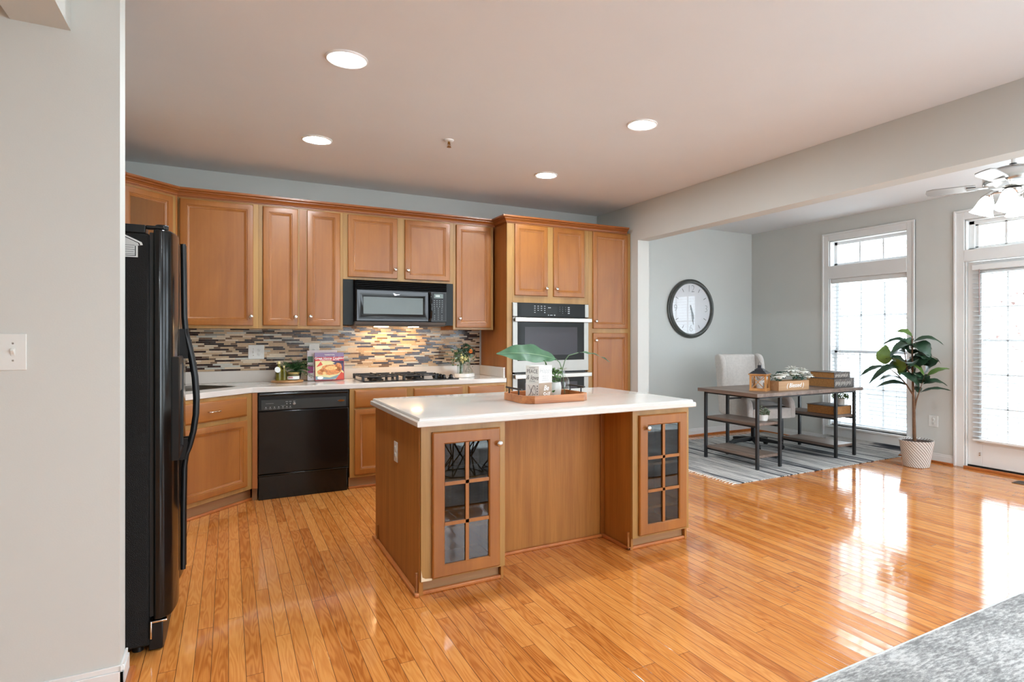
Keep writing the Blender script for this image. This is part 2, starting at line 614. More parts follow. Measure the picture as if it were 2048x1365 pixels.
def obj(name, m, mats, parent=None, bevel=0.0, seg=2, smooth=35, world=False):
    """links builder M as one mesh; world=True: M is in scene coordinates and the root is unrotated"""
    me = bpy.data.meshes.new(name)
    off = Vector((0, 0, 0))
    if world and parent is not None:
        p = parent
        while p is not None:
            off += p.location
            p = p.parent
    me.from_pydata([tuple(Vector(v) - off) for v in m.v], [], m.f)
    if not isinstance(mats, (list, tuple)):
        mats = [mats]
    for x in mats:
        me.materials.append(x)
    me.polygons.foreach_set('material_index', m.mi)
    bm = bmesh.new()
    bm.from_mesh(me)
    bmesh.ops.recalc_face_normals(bm, faces=bm.faces)
    bm.to_mesh(me)
    bm.free()
    if smooth:
        me.polygons.foreach_set('use_smooth', [True] * len(me.polygons))
        me.set_sharp_from_angle(angle=math.radians(smooth))
    me.update()
    o = bpy.data.objects.new(name, me)
    C.objects.link(o)
    if parent is not None:
        o.parent = parent
    if bevel:
        b = o.modifiers.new('edge', 'BEVEL')
        b.width = bevel
        b.segments = seg
        b.limit_method = 'ANGLE'
        b.angle_limit = math.radians(40)
    return o


def tag(o, label, cat, group=None, kind=None):
    o['label'] = label
    o['category'] = cat
    if group:
        o['group'] = group
    if kind:
        o['kind'] = kind
    return o


def struct(name, m, mat, label, bevel=0.0, parent=None):
    o = obj(name, m, mat, parent, bevel)
    if parent is None:
        o['kind'] = 'structure'
        o['label'] = label
        o['category'] = name.split('_')[0]
    return o


def copy_tree(o, parent=None):
    c = o.copy()
    C.objects.link(c)
    if parent is not None:
        c.parent = parent
    for ch in list(o.children):
        copy_tree(ch, c)
    return c


def box(*a):
    return MB().box(*a)


# ================================================================== ROOM SHELL
YB, XR, XW, ZC = 6.16, 3.86, 6.45, 2.775
struct('floor', box(-3.4, 6.7, -3.4, 6.4, -0.05, 0.0), floor_material(), 'glossy honey oak strip floor')
struct('ceiling', box(-3.4, 6.7, -3.4, 6.4, ZC, ZC + 0.1), CEIL, 'flat painted ceiling with recessed lights')
struct('wall_back', box(-1.2, 6.6, YB, YB + 0.15, 0, ZC), WALL, 'long greige wall behind the cabinets and clock')
struct('wall_kitchen', box(-1.17, -1.02, 2.9, YB, 0, ZC), WALL, 'side wall behind the fridge')
struct('wall_partition', MB().box(-3.3, -0.352, 2.80, 2.93, 0, ZC), WALL, 'greige partition wall end beside the fridge')
struct('wall_soffit', MB().box(-0.66, -0.495, -3.2, 2.80, 2.432, ZC).box(-3.2, -0.66, -3.2, 2.8, 2.50, ZC), WALL, 'dropped ceiling beam running to the partition wall')
struct('wall_stub', MB().box(XR, XR + 0.15, 5.33, YB, 0, ZC), WALL, 'short wall end beside the pantry cabinet')
struct('wall_header', box(XR, XR + 0.15, -3.2, 5.33, 2.372, ZC), WALL, 'header beam between kitchen and breakfast area')
struct('wall_outer', box(-3.35, -3.2, -3.2, 2.93, 0, ZC), WALL, 'far side wall')

# unseen rear wall; its two big windows are added to let in fill daylight
wr = MB()
xs = [-3.3, -2.6, -0.4, 0.6, 2.8, 3.6, 5.8, 6.6]
for a, b_, hole in ((-3.3, 2.0, 0), (2.0, 4.2, 1), (4.2, 4.5, 0), (4.5, 6.35, 1), (6.35, 6.6, 0)):
    if hole:
        wr.box(a, b_, -3.35, -3.2, 0, 0.1).box(a, b_, -3.35, -3.2, 2.55, ZC)
    else:
        wr.box(a, b_, -3.35, -3.2, 0, ZC)
struct('wall_rear', wr, WALL, 'unseen rear wall with tall windows added for daylight')
rf = MB()
for a, b_ in ((2.0, 4.2), (4.5, 6.35)):
    rf.box(a, a + 0.06, -3.32, -3.24, 0.1, 2.55).box(b_ - 0.06, b_, -3.32, -3.24, 0.1, 2.55)
    rf.box(a, b_, -3.32, -3.24, 0.1, 0.17).box(a, b_, -3.32, -3.24, 2.48, 2.55).box(a, b_, -3.31, -3.25, 1.36, 1.42)
    rf.box((a + b_) / 2 - 0.03, (a + b_) / 2 + 0.03, -3.31, -3.25, 0.1, 2.55)
struct('window_added', rf, VINYL, 'unseen rear windows added to let in fill daylight')

# window wall with window, door and a second window further along
ww = MB()
WX0, WX1 = XW, XW + 0.15
ww.box(WX0, WX1, 4.881, YB + 0.15, 0, ZC)
ww.box(WX0, WX1, 3.894, 4.881, 0, 0.23).box(WX0, WX1, 3.894, 4.881, 2.50, ZC)
ww.box(WX0, WX1, 3.30, 3.894, 0, ZC)
ww.box(WX0, WX1, 2.34, 3.30, 2.50, ZC)
ww.box(WX0, WX1, 1.75, 2.34, 0, ZC)
ww.box(WX0, WX1, 0.76, 1.75, 0, 0.23).box(WX0, WX1, 0.76, 1.75, 2.50, ZC)
ww.box(WX0, WX1, -3.35, 0.76, 0, ZC)
struct('wall_window', ww, WALL, 'greige wall with tall window and glass door')


def casing(m, y0, y1, z0, z1, w=0.092, bottom=True):
    """profiled casing round an opening on the window wall"""
    for (o, t, a) in ((0.0, 0.016, w), (w - 0.022, 0.026, w), (0.0, 0.010, 0.012)):
        i0, i1 = o, a
        m.box(XW - t, XW, y0 - i1, y0 - i0, z0, z1 + i1)
        m.box(XW - t, XW, y1 + i0, y1 + i1, z0, z1 + i1)
        m.box(XW - t, XW, y0 - i0, y1 + i0, z1 + i0, z1 + i1)


def build_window(name, y0, y1, label):
    z0, z1, zt, zb = 0.23, 2.50, 2.19, 2.03
    root = bpy.data.objects.new(name, None)
    C.objects.link(root)
    root.location = (XW, (y0 + y1) / 2, z0)
    root['kind'] = 'structure'
    root['label'] = label
    root['category'] = 'window'
    m = MB()
    casing(m, y0, y1, 0.10, z1)
    m.box(XW - 0.02, XW, y0, y1, zb, zt)
    m.box(XW - 0.02, XW, y0, y1, 0.10, z0 - 0.012)
    m.box(XW - 0.045, XW + 0.1, y0 - 0.03, y1 + 0.03, z0 - 0.022, z0)
    # jamb liners
    m.box(XW, WX1, y0 - 0.001, y0 + 0.012, z0, z1).box(XW, WX1, y1 - 0.012, y1 + 0.001, z0, z1)
    m.box(XW, WX1, y0, y1, z1 - 0.012, z1).box(XW, WX1, y0, y1, zb, zt)
    obj('window_casing', m, WHITE, root, 0.003, world=True)
    f = MB()
    xa, xb = XW + 0.085, XW + 0.125
    fw = 0.035
    for (a, b_, x0, x1) in ((zt, z1 - 0.012, xa, xb), (z0, 1.16, xa, xb), (1.12, zb, xa + 0.03, xb + 0.02)):
        f.box(x0, x1, y0 + 0.012, y0 + 0.012 + fw, a, b_).box(x0, x1, y1 - 0.012 - fw, y1 - 0.012, a, b_)
        f.box(x0, x1, y0 + 0.012, y1 - 0.012, a, a + fw).box(x0, x1, y0 + 0.012, y1 - 0.012, b_ - fw, b_)
        ya, yb_ = y0 + 0.047, y1 - 0.047
        xm = (x0 + x1) / 2
        for k in (1, 2):
            yy = ya + (yb_ - ya) * k / 3
            f.box(xm - 0.006, xm + 0.006, yy - 0.011, yy + 0.011, a + fw, b_ - fw)
        rows = 1 if b_ > 2.2 else 2
        for k in range(1, rows):
            zz = a + (b_ - a) * k / rows
            f.box(xm - 0.006, xm + 0.006, ya, yb_, zz - 0.011, zz + 0.011)
    obj('window_sash', f, VINYL, root, world=True)
    g = MB().box(XW + 0.103, XW + 0.106, y0 + 0.04, y1 - 0.04, zt + 0.02, z1 - 0.03)
    g.box(XW + 0.103, XW + 0.106, y0 + 0.04, y1 - 0.04, z0 + 0.02, 1.14)
    g.box(XW + 0.128, XW + 0.131, y0 + 0.04, y1 - 0.04, 1.14, zb - 0.02)
    obj('window_pane', g, PANE, root, world=True)
    return root


build_window('window_1', 3.894, 4.881, 'tall white double hung window with a transom above')
build_window('window_3', 0.76, 1.75, 'second tall white window')

SLAT, ntS, bS = newmat('blind_slat')
trn = nd(ntS, 'ShaderNodeBsdfTranslucent')
trn.inputs[0].default_value = (0.85, 0.86, 0.87, 1)
mixs = nd(ntS, 'ShaderNodeMixShader')
mixs.inputs[0].default_value = 0.08
bS.inputs['Base Color'].default_value = S(206, 208, 210)
bS.inputs['Roughness'].default_value = 0.5
ntS.links.new(bS.outputs[0], mixs.inputs[1])
ntS.links.new(trn.outputs[0], mixs.inputs[2])
ntS.links.new(mixs.outputs[0], ntS.nodes['Material Output'].inputs[0])


def blind(name, label, x, y0, y1, zt, zb, depth=0.05, step=0.046, tilt=0.10, wand_y=None):
    t = thing(name, label, 'blind', (x, (y0 + y1) / 2, zb))
    obj('headrail', box(x - depth / 2 - 0.008, x + depth / 2, y0, y1, zt - 0.055, zt), WHITE, t, 0.004, world=True)
    s = MB()
    z = zb + 0.045
    while z < zt - 0.075:
        dz = depth / 2 * math.sin(tilt)
        dx = depth / 2 * math.cos(tilt)
        vs = [(x - dx, y0, z - dz), (x, y0, z + 0.004), (x + dx, y0, z + dz), (x - dx, y1, z - dz), (x, y1, z + 0.004), (x + dx, y1, z + dz)]
        vs += [(a, b_, c - 0.0025) for a, b_, c in vs]
        s.add(vs, [(0, 1, 4, 3), (1, 2, 5, 4), (6, 9, 10, 7), (7, 10, 11, 8), (0, 3, 9, 6), (2, 8, 11, 5), (0, 6, 7, 1), (1, 7, 8, 2), (3, 4, 10, 9), (4, 5, 11, 10)])
        z += step
    o = obj('slats', s, SLAT, t, world=True)
    obj('bottom_rail', box(x - depth / 2, x + depth / 2, y0, y1, zb, zb + 0.022), WHITE, t, 0.004, world=True)
    c = MB()
    for yy in (y0 + 0.12, y1 - 0.12):
        for dx in (-depth / 2 - 0.001, depth / 2 + 0.001):
            c.box(x + dx - 0.001, x + dx + 0.001, yy - 0.0015, yy + 0.0015, zb, zt - 0.05)
    obj('ladder_cords', c, WHITE, t, world=True)
    if wand_y:
        obj('tilt_wand', MB().tube([(x - depth / 2 - 0.02, wand_y, zt - 0.05), (x - depth / 2 - 0.02, wand_y, zt - 0.5)], 0.004), plain('brown_wand', S(150, 122, 118), 0.5), t, world=True)
    return t


blind('window_blind', 'white slatted blind hanging inside the tall window behind the desk', XW + 0.045, 3.912, 4.863, 2.03, 0.235, tilt=0.06)

# patio door
dr = bpy.data.objects.new('door_1', None)
C.objects.link(dr)
dr.location = (XW, 2.83, 0)
dr['kind'] = 'structure'
dr['label'] = 'white patio door with full glass and transom'
dr['category'] = 'door'
m = MB()
casing(m, 2.34, 3.30, 0.0, 2.50, 0.10)
m.box(XW - 0.02, XW + 0.15, 2.34, 3.30, 2.075, 2.195)
m.box(XW, XW + 0.15, 3.285, 3.30, 0, 2.5).box(XW, XW + 0.15, 2.34, 2.355, 0, 2.5).box(XW, XW + 0.15, 2.34, 3.3, 2.485, 2.5)
for i, t_ in enumerate((0.0, 0.02)):
    m.box(XW + 0.05 + t_, XW + 0.08 + t_, 3.235 - i * 0.03, 3.285 - i * 0.02, 2.195, 2.485).box(XW + 0.05 + t_, XW + 0.08 + t_, 2.355, 2.405 + i * 0.03, 2.195, 2.485)
    m.box(XW + 0.05 + t_, XW + 0.08 + t_, 2.355, 3.285, 2.195, 2.215 + i * 0.015).box(XW + 0.05 + t_, XW + 0.08 + t_, 2.355, 3.285, 2.45 - i * 0.015, 2.485)
for yy in (2.69, 2.96):
    m.box(XW + 0.07, XW + 0.085, yy - 0.012, yy + 0.012, 2.2, 2.47)
obj('door_casing', m, WHITE, dr, 0.003, world=True)
m = MB()
sx0, sx1 = XW + 0.02, XW + 0.065
m.box(sx0, sx1, 3.15, 3.283, 0.035, 2.07).box(sx0, sx1, 2.357, 2.49, 0.035, 2.07)
m.box(sx0, sx1, 2.49, 3.15, 0.035, 0.28).box(sx0, sx1, 2.49, 3.15, 1.95, 2.07)
m.box(sx0 - 0.008, sx0, 3.15, 3.175, 0.27, 1.965).box(sx0 - 0.008, sx0, 2.465, 2.49, 0.27, 1.965).box(sx0 - 0.008, sx0, 2.465, 3.175, 0.255, 0.28).box(sx0 - 0.008, sx0, 2.465, 3.175, 1.95, 1.975)
for yy in (2.71, 2.93):
    m.box(sx0 + 0.015, sx0 + 0.03, yy - 0.009, yy + 0.009, 0.28, 1.95)
for k in range(1, 5):
    zz = 0.28 + 1.67 * k / 5
    m.box(sx0 + 0.015, sx0 + 0.03, 2.49, 3.15, zz - 0.009, zz + 0.009)
obj('door_slab', m, WHITE, dr, 0.003, world=True)
obj('door_pane', MB().box(sx0 + 0.02, sx0 + 0.024, 2.48, 3.16, 0.27, 1.96).box(XW + 0.09, XW + 0.093, 2.36, 3.28, 2.2, 2.48), PANE, dr, world=True)
obj('door_sweep', box(sx0 - 0.004, sx1, 2.357, 3.283, 0.0, 0.035), DARK, dr, world=True)
obj('latch_pin', MB().tube([(sx0 - 0.02, 3.165, 0.145), (sx0, 3.165, 0.145)], 0.006).tube([(sx0 - 0.02, 3.165, 0.165), (sx0, 3.165, 0.165)], 0.006), NICKEL, dr, world=True)
blind('door_blind', 'white slatted blind mounted over the glass of the patio door', XW - 0.012, 2.46, 3.215, 2.035, 0.285, depth=0.045, tilt=0.12, wand_y=3.14)

# baseboards and orange shoe molding
def base_run(m, s, x0, x1, y0, y1, nx, ny, h=0.095):
    t, t2 = 0.013, 0.02
    if ny:
        yy = y0
        m.box(x0, x1, yy, yy + ny * t, 0, h - 0.02) if ny > 0 else m.box(x0, x1, yy - t, yy, 0, h - 0.02)
        m.box(x0, x1, yy - t * 0.6 if ny < 0 else yy, yy if ny < 0 else yy + t * 0.6, h - 0.02, h)
        s.box(x0, x1, yy - t - t2 if ny < 0 else yy + t, yy - t if ny < 0 else yy + t + t2, 0, 0.02)
    else:
        xx = x0
        m.box(xx - t if nx < 0 else xx, xx if nx < 0 else xx + t, y0, y1, 0, h - 0.02)
        m.box(xx - t * 0.6 if nx < 0 else xx, xx if nx < 0 else xx + t * 0.6, y0, y1, h - 0.02, h)
        s.box(xx - t - t2 if nx < 0 else xx + t, xx - t if nx < 0 else xx + t + t2, y0, y1, 0, 0.02)


for nm, runs in {'back': [(XR + 0.15, XW, YB, YB, 0, -1)],
                 'window': [(XW, XW, 4.975, YB, -1, 0), (XW, XW, 3.40, 3.80, -1, 0), (XW, XW, 3.80, 4.975, -1, 0)],
                 'partition': [(-3.2, -0.339, 2.80, 2.80, 0, -1), (-0.352, -0.352, 2.787, 2.943, 1, 0)],
                 'stub': [(XR + 0.0, XR + 0.15, 5.33, 5.33, 0, -1)]}.items():
    m, s = MB(), MB()
    for r_ in runs:
        base_run(m, s, *r_)
    struct('baseboard_' + nm, m, WHITE, 'white baseboard', 0.002)
    struct({'back': 'trim_1', 'window': 'trim_2', 'partition': 'trim_3', 'stub': 'trim_4'}[nm], s, SHOE, 'stained wood shoe molding', 0.004)
struct('trim_5', box(XW - 0.035, XW, 2.36, 3.30, 0, 0.022), SHOE, 'stained wood threshold strip at the patio door', 0.004)

# ================================================================== OUTSIDE
struct('ground', box(6.7, 40, -20, 30, -0.6, -0.25), plain('pale_decking', S(196, 192, 186), 0.8, var=0.08), 'pale deck and ground outside')
RAILM = plain('grey_rail', S(150, 152, 156), 0.7)
t = thing('deck_railing', 'pale grey deck railing outside the tall window', 'railing', (9.2, 4.5, -0.25))
m = MB()
for k in range(70):
    yy = 0.5 + k * 0.13
    m.box(9.19, 9.22, yy, yy + 0.025, -0.2, 0.68)
obj('balusters', m, RAILM, t, world=True)
obj('handrail', box(9.15, 9.26, 0.3, 9.8, 0.68, 0.73), RAILM, t, world=True)
t = thing('grill_cart', 'grey covered grill cart standing on the deck outside', 'grill', (8.6, 5.3, -0.25))
m = MB().box(8.35, 8.85, 4.95, 5.65, 0.1, 0.5)
obj('firebox', m, plain('grill_grey', S(120, 124, 128), 0.5), t, 0.03, world=True)
obj('lid', MB().lathe([(0.3, -0.33), (0.3, 0.33)], (8.6, 5.3, 0.5), 20, Matrix.Rotation(PI / 2, 4, 'X')), plain('grill_grey', S(120, 124, 128), 0.5), t, world=True)
for a in (8.38, 8.82):
    for b_ in (4.98, 5.62):
        obj('leg', box(a - 0.02, a + 0.02, b_ - 0.02, b_ + 0.02, -0.25, 0.1), RAILM, t, world=True)


def bare_tree(x, y, h, label, rr):
    t = thing('bare_tree', label, 'tree', (x, y, -0.3), group='bare trees outside')
    m = MB()
    rnd = random.Random(rr)
    m.tube([(x, y, -0.3), (x + 0.1, y + 0.1, h * 0.4), (x, y + 0.2, h)], [0.13, 0.1, 0.03], 7)
    for k in range(16):
        z0 = h * rnd.uniform(0.15, 0.9)
        a = rnd.uniform(0, 2 * PI)
        L_ = rnd.uniform(0.8, 2.2)
        p1 = (x + math.cos(a) * L_ * 0.5, y + math.sin(a) * L_ * 0.5, z0 + L_ * 0.35)
        p2 = (x + math.cos(a + 0.3) * L_, y + math.sin(a + 0.3) * L_, z0 + L_ * 0.9)
        m.tube([(x, y, z0), p1, p2], [0.05, 0.03, 0.01], 5)
    obj('trunk', m, plain('tree_bark', S(150, 148, 146), 0.9, var=0.1), t, world=True)


for i, (x, y, h) in enumerate(((15, 11.0, 9), (17, 9.5, 10), (14, 8.0, 8), (18, 12.8, 11), (16.0, 6.1, 9), (13, 4.9, 8))):
    bare_tree(x, y, h, 'leafless tree faint in the bright daylight beyond the window', i)
t = thing('garden_shrub', 'loose reddish shrub outside the patio door glass', 'shrub', (10.4, 3.9, -0.3))
m = MB()
rs = random.Random(5)
for k in range(420):
    p = Vector((rs.gauss(10.4, 0.35), rs.gauss(3.9, 0.5), rs.gauss(1.55, 0.35)))
    q = p + Vector((rs.uniform(-.09, .09), rs.uniform(-.09, .09), rs.uniform(-.06, .06)))
    m.leaf(p, q, 0.06, n=3)
obj('foliage', m, plain('shrub_leaf', S(128, 104, 100), 0.8, var=0.3), t, world=True)
m = MB()
for k in range(7):
    m.tube([(10.4, 3.9, -0.3), (10.4 + rs.uniform(-.3, .3), 3.9 + rs.uniform(-.4, .4), 1.6)], [0.03, 0.012], 5)
obj('stem', m, BARK, t, world=True)


# ================================================================== CABINETRY
TH = 0.02


def panel_door(x0, x1, z0, z1, st=0.056):
    return MB().rings(x0, x1, z0, z1, [(0, 0), (0, -TH + 0.006), (0.004, -TH + 0.001), (0.008, -TH), (st - 0.012, -TH), (st - 0.009, -TH + 0.005), (st - 0.004, -TH + 0.005),
                                       (st + 0.005, -TH + 0.012), (st + 0.010, -TH + 0.0125), (st + 0.012, -TH + 0.016)])


def slab_front(x0, x1, z0, z1):
    return MB().rings(x0, x1, z0, z1, [(0, 0), (0, -TH + 0.009), (0.003, -TH + 0.006), (0.012, -TH + 0.001), (0.016, -TH)])


def knob(parent, x, z):
    m = MB().lathe([(0.005, 0), (0.005, 0.012), (0.010, 0.016), (0.0155, 0.022), (0.0155, 0.027), (0.011, 0.031), (0.004, 0.032)], (x, -TH, z), 16, Matrix.Rotation(PI / 2, 4, 'X'))
    obj('knob', m, NICKEL, parent)


def pull(parent, x, z, w=0.10):
    y = -TH
    m = MB().tube([(x - w / 2, y, z), (x - w / 2, y - 0.018, z), (x - w / 2 + 0.012, y - 0.026, z), (x, y - 0.03, z), (x + w / 2 - 0.012, y - 0.026, z), (x + w / 2, y - 0.018, z), (x + w / 2, y, z)], 0.0045, 8)
    obj('handle', m, NICKEL, parent)


def add_door(root, x0, x1, z0, z1, k=None):
    d = obj('door', panel_door(x0, x1, z0, z1), MAPLE, root)
    if k:
        knob(d, *k)
    return d


def cabinet(name, label, loc, w, z0, z1, depth, doors=(), drawers=(), rot=0.0, toe=0.0, side=FRAME, mull=None, group=None, ff=None):
    """local frame: x along the face, face frame front at y=0, body behind it"""
    t = thing(name, label, 'cabinet', loc, rot, group)
    zb = z0 + toe
    obj('carcass', box(0.0, w, 0.019, depth, zb, z1), side, t)
    obj('face_frame', box(0, w, 0, 0.019, zb, z1), FRAME, t, 0.0015)
    if toe:
        obj('toe_kick', box(0.0, w, 0.055, 0.075, z0, zb), TOE, t)
    for d in doors:
        add_door(t, *d[:4], d[4] if len(d) > 4 else None)
    for d in drawers:
        f_ = obj('drawer', slab_front(*d[:4]), MAPLEH, t)
        if len(d) > 4:
            pull(f_, *d[4])
    if mull:
        obj('center_stile', box(mull[0], mull[1], -0.006, 0, mull[2], mull[3]), MAPLE, t)
    return t


YU, YF = 5.76, 5.465
UZ0, UZ1 = 1.39, 2.455
UD = YB - YU
# upper run
x0 = -0.35
cabinet('wall_cabinet', 'wide single door maple wall cabinet above the sink corner', (x0, YU, 0), 0.57, UZ0, UZ1, UD, [(0.012, 0.531, 1.415, 2.432, (0.514, 1.491))])
x0 = 0.22
cabinet('wall_cabinet', 'tall maple wall cabinet with two narrow doors and a center stile above the cookbooks', (x0, YU, 0), 0.676, UZ0, UZ1, UD,
        [(0.033, 0.304, 1.417, 2.432, (0.284, 1.492)), (0.378, 0.652, 1.417, 2.432, (0.402, 1.496))], mull=(0.318, 0.372, 1.42, 2.43))
x0 = 0.896
cabinet('wall_cabinet', 'short maple wall cabinet with two doors above the microwave', (x0, YU, 0), 1.03, 1.843, UZ1, UD,
        [(0.041, 0.483, 1.866, 2.432, (0.460, 1.95)), (0.553, 0.993, 1.866, 2.432, (0.580, 1.948))])
x0 = 1.926
cabinet('wall_cabinet', 'narrow single door maple wall cabinet beside the tall oven cabinet', (x0, YU, 0), 0.424, UZ0, UZ1, UD, [(0.028, 0.396, 1.412, 2.432, (0.062, 1.499))], side=SIDEW)
# diagonal corner wall cabinet above the fridge side
t = thing('corner_wall_cabinet', 'angled corner maple wall cabinet above the black fridge', 'cabinet', (-0.36 - 0.34, YU - 0.34, 0), PI / 4)
Ld = 0.34 * math.sqrt(2)
inv = (Matrix.Translation((-0.36 - 0.34, YU - 0.34, 0)) @ Matrix.Rotation(PI / 4, 4, 'Z')).inverted()
m = MB(inv)
m.prism([(-0.70, 4.6), (-0.70, 5.42), (-0.36, 5.76), (-0.36, YB - 0.002), (-1.018, YB - 0.002), (-1.018, 4.6)], UZ0, UZ1)
obj('carcass', m, FRAME, t)
obj('face_frame', box(0, Ld, -0.004, 0.015, UZ0, UZ1), FRAME, t, 0.0015)
add_door(t, 0.03, Ld - 0.045, 1.415, 2.432, None)
obj('filler_strip', box(Ld - 0.012, Ld + 0.004, -0.006, 0.012, UZ0, UZ1), SIDEW, t)

# tall oven + pantry cabinets
YT = YF
t = thing('oven_cabinet', 'tall maple cabinet housing the double wall oven', 'cabinet', (2.375, YT, 0))
obj('carcass', MB().box(0, 0.02, 0.019, YB - YT, 0, 2.46).box(0.915, 0.935, 0.019, YB - YT, 0, 2.46).box(0.02, 0.915, 0.019, YB - YT, 2.44, 2.46).box(0.02, 0.915, YB - YT - 0.01, YB - YT, 0.1, 2.44)
    .box(0.02, 0.915, 0.019, YB - YT, 0.1, 0.36).box(0.02, 0.915, 0.019, YB - YT, 1.685, 1.70), SIDEW, t)
m = MB().box(0, 0.055, 0, 0.019, 0.1, 2.46).box(0.925, 0.935, 0, 0.019, 0.1, 2.46).box(0.055, 0.925, 0, 0.019, 1.655, 2.46).box(0.055, 0.925, 0, 0.019, 0.1, 0.38)
obj('face_frame', m, FRAME, t, 0.0015)
obj('toe_kick', box(0, 0.935, 0.055, 0.075, 0, 0.1), TOE, t)
add_door(t, 0.079, 0.445, 1.732, 2.44, (0.424, 1.809))
add_door(t, 0.513, 0.881, 1.732, 2.44, (0.542, 1.809))
f_ = obj('drawer', slab_front(0.079, 0.881, 0.13, 0.36), MAPLEH, t)
cabinet('pantry_cabinet', 'tall narrow pantry cabinet with an upper and a lower door', (3.31, YT, 0), 0.545, 0, 2.46, YB - YT, [(0.053, 0.503, 1.408, 2.44, (0.08, 1.485)), (0.053, 0.503, 0.13, 1.36, (0.08, 1.28))], toe=0.1)

# crown molding: profile swept along the cabinet tops
def crown(path, zb, side=1):
    prof = [(-0.004, 0.0), (0.006, 0.0), (0.006, 0.010), (0.015, 0.011), (0.018, 0.021), (0.029, 0.034), (0.041, 0.040), (0.041, 0.047), (0.053, 0.050), (0.061, 0.056), (0.061, 0.070), (-0.004, 0.070)]
    n = len(path)
    vs = []
    for i, p in enumerate(path):
        p = Vector(p)
        dirs = []
        if i > 0:
            dirs.append((p - Vector(path[i - 1])).normalized())
        if i < n - 1:
            dirs.append((Vector(path[i + 1]) - p).normalized())
        nr = [Vector((d.y, -d.x)) for d in dirs]
        b = sum(nr, Vector((0, 0))).normalized()
        k = 1.0 / max(0.3, b.dot(nr[0]))
        for (o, z) in prof:
            q = p + b * (o * k)
            vs.append((q.x, q.y, zb + z))
    kf = len(prof)
    fs = []
    for i in range(n - 1):
        for j in range(kf):
            fs.append((i * kf + j, i * kf + (j + 1) % kf, (i + 1) * kf + (j + 1) % kf, (i + 1) * kf + j))
    fs.append(tuple(range(kf)))
    fs.append(tuple((n - 1) * kf + j for j in range(kf)))
    return MB().add(vs, fs)


tag(obj('crown_molding', crown([(-0.70, 4.6), (-0.70, 5.42), (-0.36, 5.76), (2.375, 5.76), (2.375, YT), (3.80, YT)], 2.444), CROWN, smooth=12), 'stepped wooden crown molding running along the cabinet tops', 'molding')

# base run
t = thing('sink_base_cabinet', 'angled corner base cabinet under the sink with one drawer front', 'cabinet', (-0.40, 4.93, 0), PI / 4)
Lb = 0.56 * math.sqrt(2)
BP = Matrix.Translation((-0.40, 4.93, 0)) @ Matrix.Rotation(PI / 4, 4, 'Z')
m = MB(BP.inverted())
m.prism([(-0.40, 4.93), (0.16, 5.49), (0.16, YB - 0.003), (-1.015, YB - 0.003), (-1.015, 4.0), (-0.42, 4.0), (-0.42, 4.93)], 0.10, 0.868)
obj('carcass', m, FRAME, t)
obj('face_frame', box(0.0, Lb, -0.012, 0.006, 0.1, 0.868), FRAME, t, 0.0015)
tk = MB().box(0.02, Lb + 0.03, 0.04, 0.055, 0, 0.1)
obj('toe_kick', tk, TOE, t)
dd = add_door(t, 0.07, Lb - 0.07, 0.135, 0.66, None)
dd.location.y = -0.012
f_ = obj('drawer', slab_front(0.07, Lb - 0.07, 0.695, 0.845), MAPLEH, t)
f_.location.y = -0.012
pull(f_, 0.40, 0.768)
sh = MB().box(0.0, Lb + 0.04, 0.018, 0.038, 0, 0.02)
obj('shoe_molding', sh, SHOE, t, 0.004)
t = thing('filler_panel', 'narrow wood filler strip between the sink cabinet and dishwasher', 'panel', (0.158, YF, 0))
obj('stile', box(0.165, 0.202, YF + 0.004, YF + 0.024, 0.1, 0.868), SIDEW, t, world=True)
obj('toe_piece', box(0.165, 0.202, YF + 0.05, YF + 0.07, 0.0, 0.1), TOE, t, world=True)

cabinet('base_cabinet', 'base cabinet under the cooktop with two drawer fronts and two doors', (0.905, YF, 0), 1.04, 0, 0.868, 0.66,
        [(0.039, 0.489, 0.125, 0.69), (0.551, 1.012, 0.125, 0.69)], [(0.039, 0.489, 0.705, 0.858), (0.551, 1.012, 0.705, 0.85)], toe=0.1)
cabinet('base_cabinet', 'narrow base cabinet with one drawer front beside the oven cabinet', (1.945, YF, 0), 0.425, 0, 0.868, 0.66,
        [(0.032, 0.399, 0.125, 0.69)], [(0.032, 0.399, 0.705, 0.85)], toe=0.1)
struct('trim_6', box(0.9, 2.37, YF + 0.03, YF + 0.055, 0, 0.02), SHOE, 'stained shoe molding under the base cabinets', 0.004)

# worktop with sink cut-out
CT0, CT1 = 0.869, 0.914
t = thing('countertop', 'pale quartz countertop with an angled sink corner along the kitchen wall', 'countertop', (0.5, 5.8, CT0))
poly = [(-0.385, 4.0), (-0.385, 4.915), (0.163, 5.462), (2.372, 5.462), (2.372, YB - 0.002), (-1.018, YB - 0.002), (-1.018, 4.0)]
u = Vector((1, 1)).normalized()
vv = Vector((-1, 1)).normalized()
sc0 = Vector((-0.32, 5.575))
hw, hd = 0.33, 0.21
hole = []
for cx_, cy_, a0 in ((hw, hd, 0), (-hw, hd, 90), (-hw, -hd, 180), (hw, -hd, 270)):
    for k in range(5):
        a = math.radians(a0 + 90 * k / 4)
        r_ = 0.06
        px_ = math.copysign(hw - r_, cx_) + r_ * math.cos(a)
        py_ = math.copysign(hd - r_, cy_) + r_ * math.sin(a)
        q = sc0 + u * px_ + vv * py_
        hole.append((q.x, q.y))
bm = bmesh.new()


def ring_edges(pts, z):
    vs_ = [bm.verts.new((p[0], p[1], z)) for p in pts]
    es = [bm.edges.new((vs_[i], vs_[(i + 1) % len(vs_)])) for i in range(len(vs_))]
    return vs_, es


